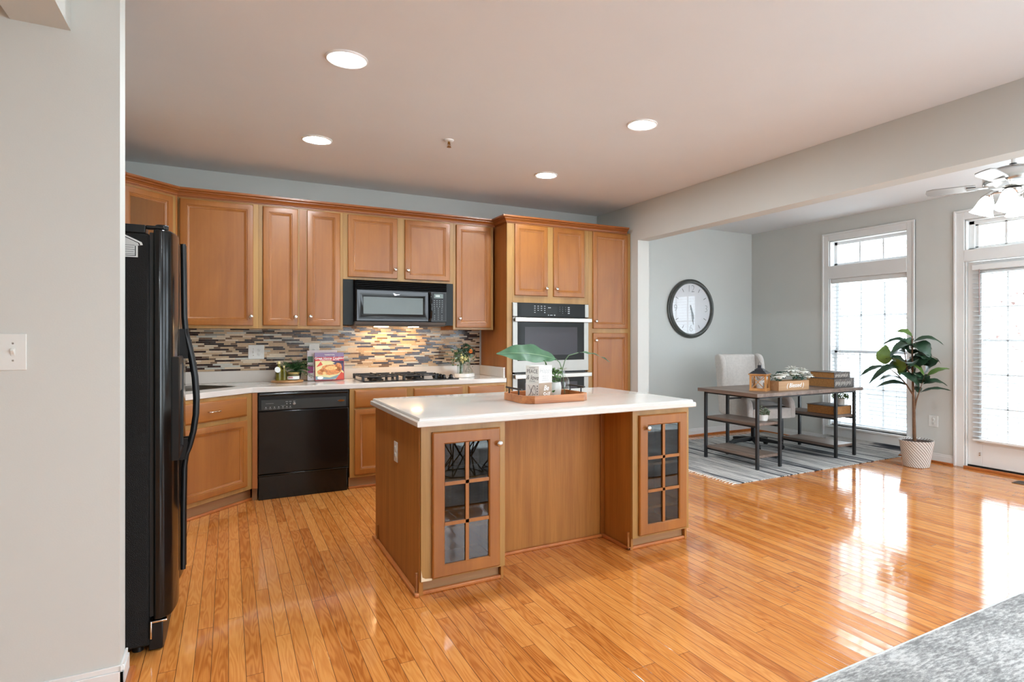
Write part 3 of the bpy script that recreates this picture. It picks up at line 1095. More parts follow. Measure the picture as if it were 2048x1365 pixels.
tops = []
for z in (CT0, CT1):
    v1, e1 = ring_edges(poly, z)
    v2, e2 = ring_edges(hole, z)
    bmesh.ops.triangle_fill(bm, use_beauty=True, edges=e1 + e2)
    tops.append((v1, v2))
for k in (0, 1):
    a, b_ = tops[0][k], tops[1][k]
    for i in range(len(a)):
        bm.faces.new((a[i], a[(i + 1) % len(a)], b_[(i + 1) % len(a)], b_[i]))
m = MB()
bm.verts.index_update()
m.add([tuple(v.co) for v in bm.verts], [tuple(v.index for v in f.verts) for f in bm.faces])
bm.free()
obj('slab', m, QUARTZ, t, 0.006, 3, world=True)
obj('upstand', MB().box(-1.0, 2.352, YB - 0.022, YB - 0.002, CT1, 1.016).box(2.352, 2.372, 5.50, YB - 0.002, CT1, 1.016).box(-1.018, -0.998, 4.0, YB - 0.002, CT1, 1.016), QUARTZ, t, 0.002, world=True)

# undermount sink
SM = Matrix.Translation((sc0.x, sc0.y, 0)) @ Matrix.Rotation(PI / 4, 4, 'Z')
t = thing('sink', 'stainless undermount sink in the angled counter corner', 'sink', (sc0.x, sc0.y, 0.70), PI / 4)
m = MB()


def rr_ring(hx, hy, r_, z, n=5):
    o = []
    for sx_, sy_, a0 in ((1, 1, 0), (-1, 1, 90), (-1, -1, 180), (1, -1, 270)):
        for k in range(n):
            a = math.radians(a0 + 90 * k / (n - 1))
            o.append((sx_ * (hx - r_) + r_ * math.cos(a), sy_ * (hy - r_) + r_ * math.sin(a), z))
    return o


rl = [rr_ring(hw + 0.010, hd + 0.010, 0.068, 0.2145), rr_ring(hw + 0.010, hd + 0.010, 0.068, 0.2165), rr_ring(hw - 0.003, hd - 0.003, 0.06, 0.2155), rr_ring(hw - 0.004, hd - 0.004, 0.06, 0.168), rr_ring(hw - 0.01, hd - 0.01, 0.055, 0.02), rr_ring(hw - 0.04, hd - 0.04, 0.04, 0.0)]
n_ = len(rl[0])
vs_ = sum(rl, [])
fs_ = [(i * n_ + j, i * n_ + (j + 1) % n_, (i + 1) * n_ + (j + 1) % n_, (i + 1) * n_ + j) for i in range(5) for j in range(n_)]
fs_.append(tuple(5 * n_ + j for j in range(n_)))
m.add(vs_, fs_)
obj('basin', m, plain('sink_steel', S(128, 122, 114), 0.3, metal=1.0, var=0.06), t)
obj('drain', MB().lathe([(0.045, 0.0), (0.045, 0.004), (0.03, 0.004), (0.01, 0.001)], (0, 0, 0.001), 20), CHROME, t)

# mosaic backsplash, tile by tile in one mesh
TC = [plain('tile_espresso', S(46, 24, 18), 0.2, var=0.25, vscale=25), plain('tile_walnut', S(110, 82, 54), 0.4, var=0.25, vscale=80), plain('tile_sand', S(192, 164, 130), 0.45, var=0.08, vscale=60),
      plain('tile_cream', S(214, 196, 170), 0.45, var=0.06, vscale=60), plain('tile_frost', S(196, 196, 186), 0.25, var=0.06, vscale=40), plain('tile_grey', S(150, 146, 136), 0.25, var=0.1, vscale=40),
      plain('tile_grout', S(176, 164, 146), 0.8)]
m = MB()
m.m = 6
m.box(-1.016, 2.352, YB - 0.007, YB - 0.001, 1.016, 1.52)
rb = random.Random(11)
rowh = 0.01645
z = 1.0175
row = 0
while z < 1.50:
    x = -1.016 - rb.uniform(0, 0.2)
    last = -1
    while x < 2.352:
        while True:
            k = rb.choices([0, 1, 2, 3, 4, 5], [24, 19, 27, 18, 6, 5])[0]
            if k != last:
                break
        last = k
        w_ = {0: rb.choice((0.10, 0.15, 0.15)), 1: rb.choice((0.05, 0.05, 0.10)), 2: rb.choice((0.10, 0.15, 0.05)), 3: rb.choice((0.10, 0.15)), 4: 0.15, 5: rb.choice((0.10, 0.15))}[k]
        a, b_ = max(x, -1.016) + 0.001, min(x + w_, 2.352) - 0.001
        if b_ - a > 0.006:
            m.m = k
            yf = YB - 0.0095 - (0.001 if k in (0, 4, 5) else 0)
            m.add([(a, yf, z + 0.001), (b_, yf, z + 0.001), (b_, yf, z + rowh - 0.001), (a, yf, z + rowh - 0.001),
                   (a, YB - 0.007, z + 0.001), (b_, YB - 0.007, z + 0.001), (b_, YB - 0.007, z + rowh - 0.001), (a, YB - 0.007, z + rowh - 0.001)],
                  [(0, 1, 2, 3), (0, 4, 5, 1), (3, 2, 6, 7), (0, 3, 7, 4), (1, 5, 6, 2)])
        x += w_
    z += rowh
    row += 1
tag(obj('tile_backsplash', m, TC), 'brown and cream linear mosaic tile backsplash behind the counter', 'backsplash')


# ================================================================== ISLAND
def glass_door(root, x0, x1, z0, z1, k):
    st = 0.064
    y = -TH
    m = MB()
    # mitred frame with a bevelled outer edge
    m.rings(x0, x1, z0, z1, [(0, 0), (0, y + 0.005), (0.006, y), (st - 0.006, y), (st, y + 0.006), (st, 0), (0, 0)], open_=True)
    xa, xb, za, zb = x0 + st, x1 - st, z0 + st, z1 - st
    xm = (xa + xb) / 2
    m.box(xm - 0.009, xm + 0.009, y + 0.003, -0.006, za, zb)
    for q in (1, 2):
        zz = za + (zb - za) * q / 3
        m.box(xa, xb, y + 0.003, -0.006, zz - 0.009, zz + 0.009)
    d = obj('door', m, MAPLE, root)
    obj('door_pane', box(xa - 0.004, xb + 0.004, -0.007, -0.004, za - 0.004, zb + 0.004), CABGLASS, d)
    knob(d, *k)


def display_cabinet(name, label, loc, w, depth, door, shelf_z):
    t = thing(name, label, 'cabinet', loc)
    zt, zb = 0.868, 0.075
    c = 0.016
    m = MB()
    m.box(0, c, 0.019, depth, 0, zt).box(w - c, w, 0.019, depth, 0.0, zt).box(c, w - c, depth - c, depth, zb, zt)
    m.box(c, w - c, 0.019, depth - c, zt - c, zt).box(c, w - c, 0.019, depth - c, zb, zb + c)
    obj('carcass', m, PANELW, t, 0.001)
    for sz in shelf_z:
        obj('shelf', box(c, w - c, 0.05, depth - c, sz, sz + 0.016), FRAME, t)
    obj('face_frame', MB().rings(0, w, zb, zt, [(0, 0.019), (0, 0), (0.068, 0), (0.068, 0.019), (0, 0.019)], open_=True), FRAME, t)
    glass_door(t, *door)
    obj('toe_kick', box(0.0, w - 0.02, 0.045, 0.06, 0, zb), TOE, t)
    return t


YI = 3.03
display_cabinet('display_cabinet', 'glass door island cabinet at the end nearest the fridge', (0.845, YI, 0), 0.46, 0.36, (0.055, 0.425, 0.087, 0.834, (0.413, 0.75)), (0.30, 0.555))
display_cabinet('display_cabinet', 'glass door island cabinet at the end nearest the desk', (2.155, YI, 0), 0.445, 0.36, (0.042, 0.418, 0.09, 0.834, (0.094, 0.755)), (0.225, 0.50))
t = thing('island_cabinet', 'wood paneled island body set back between the two glass door cabinets', 'cabinet', (0.845, 3.39, 0))
obj('carcass', box(0.853, 2.592, 3.40, 4.08, 0.0, 0.868), PANELW, t, 0.001, world=True)
obj('knee_panel', box(1.305, 2.155, 3.365, 3.40, 0.0, 0.868), PANELW, t, 0.001, world=True)
obj('corner_strip', box(2.128, 2.155, 3.350, 3.366, 0.0, 0.868), MAPLE, t, 0.002, world=True)
obj('side_skin', MB().box(0.838, 0.852, 3.045, 4.08, 0.0, 0.868), PANELW, t, 0.001, world=True)
bl = MB().box(0.826, 0.842, 3.058, 3.074, 0, 0.115).box(0.826, 0.838, 3.985, 4.0, 0.0, 0.11).box(2.139, 2.155, 3.06, 3.076, 0, 0.11)
obj('corner_block', bl, MAPLE, t, 0.002, world=True)
sm = MB()
sm.box(0.815, 0.838, 3.035, 4.08, 0, 0.02).box(0.815, 1.30, 3.05, 3.072, 0, 0.02).box(1.30, 2.155, 3.345, 3.365, 0, 0.02).box(2.135, 2.155, 3.05, 3.36, 0, 0.02).box(2.135, 2.585, 3.05, 3.072, 0, 0.02).box(2.6, 2.62, 3.07, 4.08, 0, 0.02)
obj('shoe_molding', sm, SHOE, t, 0.005, world=True)
obj('chipped_veneer', MB().prism([(0.846, 0.078), (0.846, 0.135), (0.852, 0.10), (0.868, 0.09), (0.905, 0.086), (0.9, 0.076)], YI - 0.0012, YI + 0.001, 'y'), plain('bare_chip', S(226, 206, 176), 0.7), t, world=True)
t = thing('island_countertop', 'pale quartz island countertop with a stepped edge', 'countertop', (1.72, 3.56, 0.868))
m = MB()
X0, X1, Y0, Y1 = 0.815, 2.625, 2.985, 4.135
pr = [(0.03, 0.868), (0.004, 0.868), (0.0, 0.872), (0.0, 0.894), (0.004, 0.898), (0.013, 0.899), (0.013, 0.906), (0.017, 0.913), (0.024, 0.914)]
vs_ = []
for (i, z) in pr:
    vs_ += [(X0 + i, Y0 + i, z), (X1 - i, Y0 + i, z), (X1 - i, Y1 - i, z), (X0 + i, Y1 - i, z)]
fs_ = [(k * 4 + j, k * 4 + (j + 1) % 4, k * 4 + 4 + (j + 1) % 4, k * 4 + 4 + j) for k in range(len(pr) - 1) for j in range(4)]
e = (len(pr) - 1) * 4
fs_ += [(e, e + 1, e + 2, e + 3), (3, 2, 1, 0)]
m.add(vs_, fs_)
obj('slab', m, QUARTZ, t, world=True)


def outlet(name, label, cat, origin, rx, up, w=0.072, h=0.116, kinds=('duplex',), blank=False):
    """wall plate; origin on the wall, rx to the viewer's right"""
    rx = Vector(rx)
    up = Vector(up)
    nn = rx.cross(up)
    T = Matrix((rx.to_4d(), up.to_4d(), nn.to_4d(), (0, 0, 0, 1))).transposed()
    for i in range(3):
        T[3][i] = 0
    T[3][3] = 1
    t = thing(name, label, cat, origin)
    T4 = Matrix.Identity(4)
    for c_, v_ in enumerate((rx, up, nn)):
        for r_ in range(3):
            T4[r_][c_] = v_[r_]
    m = MB(T4).box(-w / 2, w / 2, -h / 2, h / 2, 0, 0.006)
    obj('cover_plate', m, PLATE, t, 0.004, 3)
    n = len(kinds)
    for i, kd in enumerate(kinds):
        cx_ = (i - (n - 1) / 2) * 0.046
        if kd == 'duplex':
            for s_ in (-1, 1):
                m = MB(T4).lathe([(0.0165, 0), (0.0165, 0.0085), (0.014, 0.0095)], (0, 0, 0), 20)
                m.v = [tuple(Vector(p) + rx * cx_ + up * (s_ * 0.0195)) for p in m.v]
                oo = obj('receptacle', m, PLATE, t)
                sl = MB(T4)
                for dx, hh in ((-0.006, 0.009), (0.006, 0.007)):
                    sl.box(cx_ + dx - 0.001, cx_ + dx + 0.001, s_ * 0.0195 - hh / 2 + 0.002, s_ * 0.0195 + hh / 2 + 0.002, 0.0093, 0.0098)
                sl.box(cx_ - 0.002, cx_ + 0.002, s_ * 0.0195 - 0.010, s_ * 0.0195 - 0.006, 0.0093, 0.0098)
                obj('slot', sl, DARK, oo)
        elif kd == 'toggle':
            obj('toggle_surround', MB(T4).box(cx_ - 0.006, cx_ + 0.006, -0.013, 0.013, 0.006, 0.0085), PLATE, t, 0.001)
            obj('toggle', MB(T4).add([(cx_ - 0.0045, -0.009, 0.0085), (cx_ + 0.0045, -0.009, 0.0085), (cx_ + 0.0045, 0.009, 0.0085), (cx_ - 0.0045, 0.009, 0.0085),
                                      (cx_ - 0.0035, 0.004, 0.021), (cx_ + 0.0035, 0.004, 0.021), (cx_ + 0.0035, 0.010, 0.019), (cx_ - 0.0035, 0.010, 0.019)],
                                     [(0, 1, 5, 4), (1, 2, 6, 5), (2, 3, 7, 6), (3, 0, 4, 7), (4, 5, 6, 7)]), PLATE, t)
            sw = MB(T4)
            for s_ in (-1, 1):
                sw.box(cx_ - 0.003, cx_ + 0.003, s_ * 0.030 - 0.003, s_ * 0.030 + 0.003, 0.006, 0.0072)
            obj('screw', sw, NICKEL, t, 0.001)
    return t


outlet('wall_outlet', 'ivory outlet on the island side panel facing the dishwasher', 'outlet', (0.838, 3.515, 0.66), (0, -1, 0), (0, 0, 1))
outlet('light_switch', 'ivory switch plate on the greige partition wall', 'switch', (-0.664 - 0.01, 2.80, 1.27), (1, 0, 0), (0, 0, 1), w=0.118, h=0.128, kinds=('toggle', 'toggle'))
outlet('wall_outlet', 'ivory switch and outlet plate on the mosaic tiles above the oil bottles', 'outlet', (0.217, YB - 0.0105, 1.182), (1, 0, 0), (0, 0, 1), w=0.128, h=0.128, kinds=('toggle', 'duplex'))
outlet('wall_outlet', 'ivory outlet plate on the tiles half hidden behind the cookbooks', 'outlet', (0.70, YB - 0.0105, 1.175), (1, 0, 0), (0, 0, 1), w=0.09, h=0.15)
outlet('wall_outlet', 'white outlet on the wall beside the potted fig plant', 'outlet', (XW, 3.613, 0.428), (0, -1, 0), (0, 0, 1), w=0.098, h=0.118)

# ================================================================== APPLIANCES
# fridge ------------------------------------------------------------
t = thing('refrigerator', 'black side by side refrigerator beside the partition wall', 'refrigerator', (-0.62, 3.5, 0))
FY0, FY1, FYM = 3.055, 3.965, 3.43
obj('body', box(-1.0, -0.285, FY0 + 0.005, FY1, 0.03, 1.755), BLACKT, t, 0.01, world=True)


def fridge_door(y0, y1, z0=0.135, z1=1.775, bul=0.028):
    n = 12
    prof = []
    for i in range(n + 1):
        s_ = i / n
        yy = y0 + (y1 - y0) * s_
        rd = 0.02
        e_ = min(s_, 1 - s_) * (y1 - y0)
        edge = 0.022 * max(0, 1 - e_ / 0.03) ** 2
        prof.append((-0.222 + bul * math.sin(PI * s_) ** 0.8 - edge, yy))
    pts = [(-0.272, y0)] + prof + [(-0.272, y1)]
    return MB().prism(pts, z0, z1)


fd = obj('freezer_door', fridge_door(FY0, FYM - 0.003), BLACK, t, 0.008, 3, world=True)
rd_ = obj('fresh_food_door', fridge_door(FYM + 0.003, FY1), BLACK, t, 0.008, 3, world=True)
obj('door_gasket', box(-0.286, -0.271, FY0 + 0.015, FY1 - 0.015, 0.15, 1.76), DARK, t, world=True)


def fridge_handle(y, par, s_):
    pts, rr = [], []
    X = -0.187
    for z_, dx in ((1.762, 0.0), (1.6, 0.002), (1.42, 0.004), (1.34, 0.010), (1.29, 0.020), (1.22, 0.034), (1.13, 0.047), (1.03, 0.053), (0.95, 0.051), (0.87, 0.041), (0.80, 0.025), (0.76, 0.012), (0.70, 0.004), (0.5, 0.001), (0.22, 0.0)):
        pts.append((X + dx, y, z_))
        rr.append(0.0115 if z_ > 1.3 or z_ < 0.78 else 0.0135)
    m = MB().tube(pts, rr, 10)
    m.add([(X - 0.012, y - 0.012, 1.34), (X + 0.012, y - 0.012, 1.34), (X + 0.012, y + 0.012, 1.34), (X - 0.012, y + 0.012, 1.34)], [(0, 1, 2, 3)])
    for za, zb in ((1.22, 1.36), (0.74, 0.84)):
        m.box(X - 0.014, X + 0.02, y - 0.011, y + 0.011, za, zb)
    obj('handle', m, BLACKM, par, world=True)


fridge_handle(FYM - 0.028, fd, -1)
fridge_handle(FYM + 0.030, rd_, 1)
m = MB().box(-0.215, -0.180, 3.10, 3.36, 0.79, 1.235)
dsp = obj('dispenser', MB().rings(3.10, 3.36, 0.79, 1.235, [(0, 0), (0, -0.045), (0.01, -0.05), (0.03, -0.05), (0.034, -0.045), (0.036, -0.012)]), BLACKM, fd)
dsp.matrix_local = Matrix.Translation(-Vector((-0.62, 3.5, 0)) + Vector((-0.232, 0, 0))) @ Matrix(((0, -1, 0, 0), (1, 0, 0, 0), (0, 0, 1, 0), (0, 0, 0, 1)))
cp = obj('dispenser_panel', MB().box(-0.192, -0.186, 3.14, 3.32, 1.08, 1.20), STEEL, fd, 0.002, world=True)
obj('paddle', MB().box(-0.215, -0.19, 3.19, 3.27, 0.92, 0.99).box(-0.22, -0.188, 3.15, 3.31, 0.83, 0.84), CHROME, fd, 0.003, world=True)
obj('brand_badge', MB().lathe([(0.019, 0), (0.017, 0.002)], (-0.199, 3.70, 1.55), 16, Matrix.Rotation(PI / 2, 4, 'Y') @ Matrix.Diagonal((1, 0.8, 1, 1))), CHROME, rd_, world=True)
obj('hinge_cover', MB().box(-0.45, -0.30, FY0 + 0.01, FY0 + 0.12, 1.755, 1.79).box(-0.30, -0.235, FY0 + 0.015, FY0 + 0.06, 1.777, 1.79).lathe([(0.024, 0), (0.024, 0.022)], (-0.245, FY0 + 0.04, 1.775), 14)
    .box(-1.0, -0.45, FY0 + 0.01, FY1 - 0.01, 1.755, 1.785), BLACKM, t, 0.004, world=True)
obj('toe_grille', MB().prism([(-0.29, FY0 + 0.02), (-0.24, FY0 + 0.02), (-0.235, FY0 + 0.1), (-0.235, FY1 - 0.02), (-0.29, FY1 - 0.02)], 0.005, 0.125), BLACKM, t, 0.004, world=True)
obj('hinge_bracket', MB().box(-0.278, -0.225, FY0 - 0.002, FY0 + 0.03, 0.126, 0.134).box(-0.284, -0.277, FY0 - 0.002, FY0 + 0.03, 0.06, 0.134), CHROME, t, 0.002, world=True)
obj('leveling_foot', MB().lathe([(0.02, 0), (0.02, 0.03)], (-0.33, FY0 + 0.06, 0.0), 12).lathe([(0.02, 0), (0.02, 0.03)], (-0.9, FY0 + 0.06, 0.0), 12).lathe([(0.02, 0), (0.02, 0.03)], (-0.33, FY1 - 0.06, 0.0), 12), BLACKM, t, world=True)
# house shaped sticker on the fridge side
t = thing('house_magnet', 'white house shaped magnet with fine print on the fridge side', 'magnet', (-0.36, FY0, 1.70))
hp = [(-0.415, 1.652), (-0.325, 1.652), (-0.325, 1.70), (-0.308, 1.704), (-0.312, 1.715), (-0.378, 1.748), (-0.45, 1.712), (-0.448, 1.702), (-0.43, 1.70), (-0.43, 1.652)]
obj('border', MB().prism(hp[1:], FY0 + 0.002, FY0 + 0.005, 'y'), PLATE, t, world=True)
hc = Vector((-0.378, 1.69))
obj('outline', MB().prism([tuple(hc + (Vector(p) - hc) * 0.88) for p in hp[1:]], FY0 + 0.0015, FY0 + 0.003, 'y'), DARK, t, world=True)
obj('face', MB().prism([tuple(hc + (Vector(p) - hc) * 0.82) for p in hp[1:]], FY0 + 0.001, FY0 + 0.003, 'y'), plain('magnet_print', S(200, 202, 200), 0.5), t, world=True)
m = MB()
for k in range(5):
    m.box(-0.40, -0.335 - 0.004 * (k % 2), FY0 + 0.0005, FY0 + 0.002, 1.664 + k * 0.009, 1.6655 + k * 0.009)
obj('fine_print', m, INK, t, world=True)

# dishwasher ---------------------------------------------------------
t = thing('dishwasher', 'black built-in dishwasher under the counter', 'dishwasher', (0.55, YF, 0))
DX0, DX1 = 0.207, 0.897
obj('tub', box(DX0 + 0.005, DX1 - 0.005, YF + 0.03, YB - 0.05, 0.02, 0.862), BLACKM, t, world=True)
obj('door', MB().rings(DX0, DX1, 0.205, 0.718, [(0, YF + 0.03), (0, YF - 0.004), (0.004, YF - 0.01), (0.3, YF - 0.010)]) if False else
    box(DX0, DX1, YF - 0.008, YF + 0.03, 0.207, 0.716), BLACK, t, 0.006, 3, world=True)
cp = obj('control_panel', MB().box(DX0, DX1, YF - 0.006, YF + 0.03, 0.718, 0.862), BLACKM, t, 0.004, world=True)
obj('top_grip', MB().tube([(DX0 + 0.01, YF - 0.012, 0.852), (DX1 - 0.01, YF - 0.012, 0.852)], 0.013, 12), BLACK, cp, world=True)
obj('recess', MB().box(DX0 + 0.02, DX1 - 0.02, YF - 0.0075, YF - 0.005, 0.828, 0.838).box(0.475, 0.59, YF - 0.0075, YF - 0.005, 0.812, 0.832), DARK, cp, world=True)
obj('fascia', box(DX0 + 0.02, DX1 - 0.022, YF - 0.0085, YF - 0.005, 0.726, 0.81), plain('fascia_charcoal', S(44, 48, 47), 0.35), cp, 0.002, world=True)
m = MB()
for i in range(5):
    m.lathe([(0.0045, 0), (0.0045, 0.003)], (0.262 + i * 0.031, YF - 0.0085, 0.748), 10, Matrix.Rotation(PI / 2, 4, 'X'))
    m.box(0.253 + i * 0.031, 0.272 + i * 0.031, YF - 0.0092, YF - 0.008, 0.735, 0.7375)
for i, xx in enumerate((0.415, 0.441)):
    m.lathe([(0.0045, 0), (0.0045, 0.003)], (xx, YF - 0.0085, 0.748), 10, Matrix.Rotation(PI / 2, 4, 'X'))
    m.box(xx - 0.01, xx + 0.01, YF - 0.0092, YF - 0.008, 0.735, 0.7375)
    m.lathe([(0.0045, 0), (0.0045, 0.003)], (xx, YF - 0.0085, 0.772), 10, Matrix.Rotation(PI / 2, 4, 'X'))
    m.box(xx - 0.009, xx + 0.009, YF - 0.0092, YF - 0.008, 0.787, 0.791)
m.box(0.462, 0.478, YF - 0.0092, YF - 0.008, 0.787, 0.791)
m.box(0.26, 0.318, YF - 0.0092, YF - 0.008, 0.778, 0.780)
m.box(0.37, 0.405, YF - 0.0092, YF - 0.008, 0.758, 0.7595)
obj('button_marks', m, plain('panel_print', S(150, 156, 154), 0.5), cp, world=True)
obj('start_button', MB().lathe([(0.011, 0), (0.011, 0.003), (0.008, 0.004)], (0.47, YF - 0.0085, 0.770), 16, Matrix.Rotation(PI / 2, 4, 'X')), STEEL, cp, world=True)
obj('brand_badge', MB().lathe([(0.029, 0), (0.026, 0.003)], (0.835, YF - 0.0085, 0.776), 24, Matrix.Rotation(PI / 2, 4, 'X') @ Matrix.Diagonal((1, 0.33, 1, 1))), CHROME, cp, world=True)
obj('kick_panel', MB().box(DX0 + 0.002, DX1 - 0.012, YF + 0.0, YF + 0.03, 0.0, 0.19).box(DX0, DX1, YF - 0.006, YF + 0.03, 0.19, 0.203), BLACK, t, 0.003, world=True)

# microwave ----------------------------------------------------------
t = thing('microwave', 'black over-the-range microwave between the wall cabinets', 'microwave', (1.41, 5.69, 1.42))
MX0, MX1, MY = 0.995, 1.838, 5.69
obj('housing', MB().box(MX0, MX1, MY + 0.02, YB - 0.012, 1.425, 1.838), BLACKM, t, 0.004, world=True)
for a, b_ in ((0.898, 0.985), (1.846, 1.924)):
    obj('filler_panel', box(a, b_, YU - 0.002, YU + 0.02, 1.43, 1.842), plain('black_filler', S(20, 25, 25), 0.45, spec=0.3), t, world=True)
g = MB()
for i in range(5):
    z_ = 1.757 + i * 0.0165
    g.add([(MX0, MY + 0.006, z_), (MX1, MY + 0.006, z_), (MX1, MY - 0.008, z_ + 0.006), (MX0, MY - 0.008, z_ + 0.006), (MX0, MY - 0.002, z_ + 0.013), (MX1, MY - 0.002, z_ + 0.013), (MX1, MY + 0.03, z_ + 0.013), (MX0, MY + 0.03, z_ + 0.013), (MX0, MY + 0.03, z_), (MX1, MY + 0.03, z_)],
          [(0, 1, 2, 3), (3, 2, 5, 4), (4, 5, 6, 7), (0, 8, 9, 1), (0, 3, 4, 7, 8), (1, 9, 6, 5, 2), (7, 6, 9, 8)])
obj('vent_grille', g, BLACK, t, world=True)
md = obj('door', MB().rings(MX0 + 0.002, 1.672, 1.462, 1.752, [(0, MY + 0.02), (0, MY - 0.006), (0.006, MY - 0.012), (0.03, MY - 0.012), (0.062, MY + 0.004)]), BLACK, t, world=True)
obj('door_window', box(MX0 + 0.066, 1.606, MY + 0.0005, MY + 0.003, 1.53, 1.686), MWGLASS, md, world=True)
obj('handle', MB().tube([(1.662, MY - 0.012, 1.738), (1.668, MY - 0.034, 1.715), (1.672, MY - 0.046, 1.64), (1.673, MY - 0.047, 1.58), (1.670, MY - 0.036, 1.50), (1.664, MY - 0.012, 1.474)], [0.011, 0.012, 0.013, 0.013, 0.012, 0.011], 10), BLACK, md, world=True)
sw = MB()
sw.add([(1.325, MY - 0.0128, 1.725), (1.335, MY - 0.0128, 1.722), (1.352, MY - 0.0128, 1.712), (1.385, MY - 0.0128, 1.714), (1.352, MY - 0.0128, 1.706), (1.338, MY - 0.0128, 1.704)], [(0, 1, 5), (1, 2, 4, 5), (2, 3, 4)])
obj('logo_swoosh', sw, CHROME, md, smooth=0, world=True)
cp = obj('control_panel', box(1.68, MX1 - 0.002, MY - 0.008, MY + 0.02, 1.462, 1.752), BLACKM, t, 0.003, world=True)
obj('panel_border', MB().rings(1.687, 1.829, 1.469, 1.746, [(0, MY - 0.0078), (0, MY - 0.0092), (0.0025, MY - 0.0092), (0.0025, MY - 0.0078)], open_=True), plain('panel_grey', S(86, 90, 90), 0.4), cp, world=True)
obj('display', box(1.71, 1.80, MY - 0.0095, MY - 0.007, 1.69, 1.733), plain('display_grey', S(92, 104, 98), 0.2), cp, world=True)
obj('display_digits', MB().box(1.728, 1.734, MY - 0.0102, MY - 0.009, 1.705, 1.72).box(1.740, 1.748, MY - 0.0102, MY - 0.009, 1.705, 1.72).box(1.754, 1.764, MY - 0.0102, MY - 0.009, 1.705, 1.72), emitter('lcd_green', (0.25, 0.75, 0.6, 1), 0.5), cp, world=True)
m = MB()
for r_ in range(4):
    for c_ in range(4):
        m.box(1.708 + c_ * 0.026, 1.719 + c_ * 0.026, MY - 0.0092, MY - 0.007, 1.664 - r_ * 0.019, 1.671 - r_ * 0.019)
for r_ in range(7):
    for c_ in range(3):
        if r_ in (3,) and c_ != 1:
            continue
        m.lathe([(0.0045, 0), (0.0045, 0.002)], (1.716 + c_ * 0.036, MY - 0.0082, 1.594 - r_ * 0.018), 8, Matrix.Rotation(PI / 2, 4, 'X'))
obj('keypad', m, plain('key_print', S(120, 126, 124), 0.5), cp, world=True)
obj('under_panel', MB().prism([(MY - 0.004, 1.456), (MY + 0.03, 1.42), (YB - 0.06, 1.42), (YB - 0.06, 1.45), (MY, 1.46)], MX0 - 0.005, MX1 - 0.01, 'x'), plain('underside_grey', S(104, 98, 94), 0.4), t, 0.002, world=True)
obj('task_lamp', MB().box(1.22, 1.34, 5.93, 6.02, 1.414, 1.419).box(1.55, 1.63, 5.93, 6.02, 1.414, 1.419), emitter('cooktop_lamp', (1.0, 0.62, 0.30, 1), 38.0), t, world=True)

# wall oven ----------------------------------------------------------
t = thing('wall_oven', 'stainless and black double wall oven in the tall cabinet', 'oven', (2.86, YT, 0.4))
OX0, OX1, OY = 2.428, 3.302, YT - 0.012
obj('chassis', box(OX0 + 0.03, OX1 - 0.03, YT, YB - 0.1, 0.39, 1.64), BLACKM, t, world=True)
cp = obj('control_panel', MB().box(OX0 + 0.05, OX1 - 0.045, OY - 0.01, YT + 0.02, 1.522, 1.66), OVENGL, t, 0.002, world=True)
obj('panel_cap', MB().box(OX0, OX0 + 0.05, OY - 0.011, YT + 0.02, 1.522, 1.66).box(OX1 - 0.045, OX1, OY - 0.011, YT + 0.02, 1.522, 1.66), STEEL, t, 0.003, world=True)
obj('display', box(2.80, 2.925, OY - 0.0108, OY, 1.556, 1.628), plain('display_black', S(6, 6, 8), 0.1), cp, world=True)
m = MB()
m.box(2.82, 2.834, OY - 0.0113, OY - 0.0105, 1.612, 1.620).box(2.838, 2.850, OY - 0.0113, OY - 0.0105, 1.612, 1.620)
for r_ in range(4):
    for c_ in range(4):
        if r_ == 3 and c_ in (1, 2):
            continue
        m.box(2.662 + c_ * 0.037, 2.678 + c_ * 0.037, OY - 0.0106, OY - 0.009, 1.626 - r_ * 0.021, 1.632 - r_ * 0.021)
for r_ in range(4):
    for c_ in range(3):
        m.text('123456789 0 '[r_ * 3 + c_], 0.013, (2.955 + c_ * 0.034, OY - 0.0106, 1.624 - r_ * 0.021), (1, 0, 0), (0, 0, 1), depth=0.0002)
    m.box(3.05, 3.072, OY - 0.0106, OY - 0.009, 1.618 - r_ * 0.02, 1.627 - r_ * 0.02)
m.box(2.82, 2.828, OY - 0.0106, OY - 0.009, 1.534, 1.546).box(2.84, 2.872, OY - 0.0106, OY - 0.009, 1.537, 1.543).box(2.888, 2.903, OY - 0.0106, OY - 0.009, 1.534, 1.546)
obj('key_marks', m, plain('oven_print', S(170, 176, 178), 0.5), cp, world=True)
for zt, zb in ((1.515, 0.965), (0.95, 0.40)):
    d = obj('door', MB().box(OX0, OX1, OY - 0.008, YT + 0.015, zb, zt), STEEL, t, 0.003, world=True)
    gt, gb = zt - 0.005, zb + 0.115
    obj('door_glass', box(OX0 + 0.052, OX1 - 0.055, OY - 0.011, OY - 0.004, gb, gt), OVENGL, d, 0.002, world=True)
    obj('oven_window', box(OX0 + 0.13, OX1 - 0.14, OY - 0.0125, OY - 0.009, gb + 0.055, gt - 0.09), OVENIN, d, world=True)
    h_ = MB().box(OX0 + 0.005, OX1 + 0.012, OY - 0.062, OY - 0.046, zt - 0.046, zt - 0.004)
    h_.box(OX0 + 0.02, OX0 + 0.05, OY - 0.05, OY - 0.006, zt - 0.04, zt - 0.01).box(OX1 - 0.04, OX1 - 0.01, OY - 0.05, OY - 0.006, zt - 0.04, zt - 0.01)
    obj('handle', h_, plain('handle_steel', S(182, 179, 174), 0.3, metal=1.0, var=0.02), d, 0.004, 3, world=True)

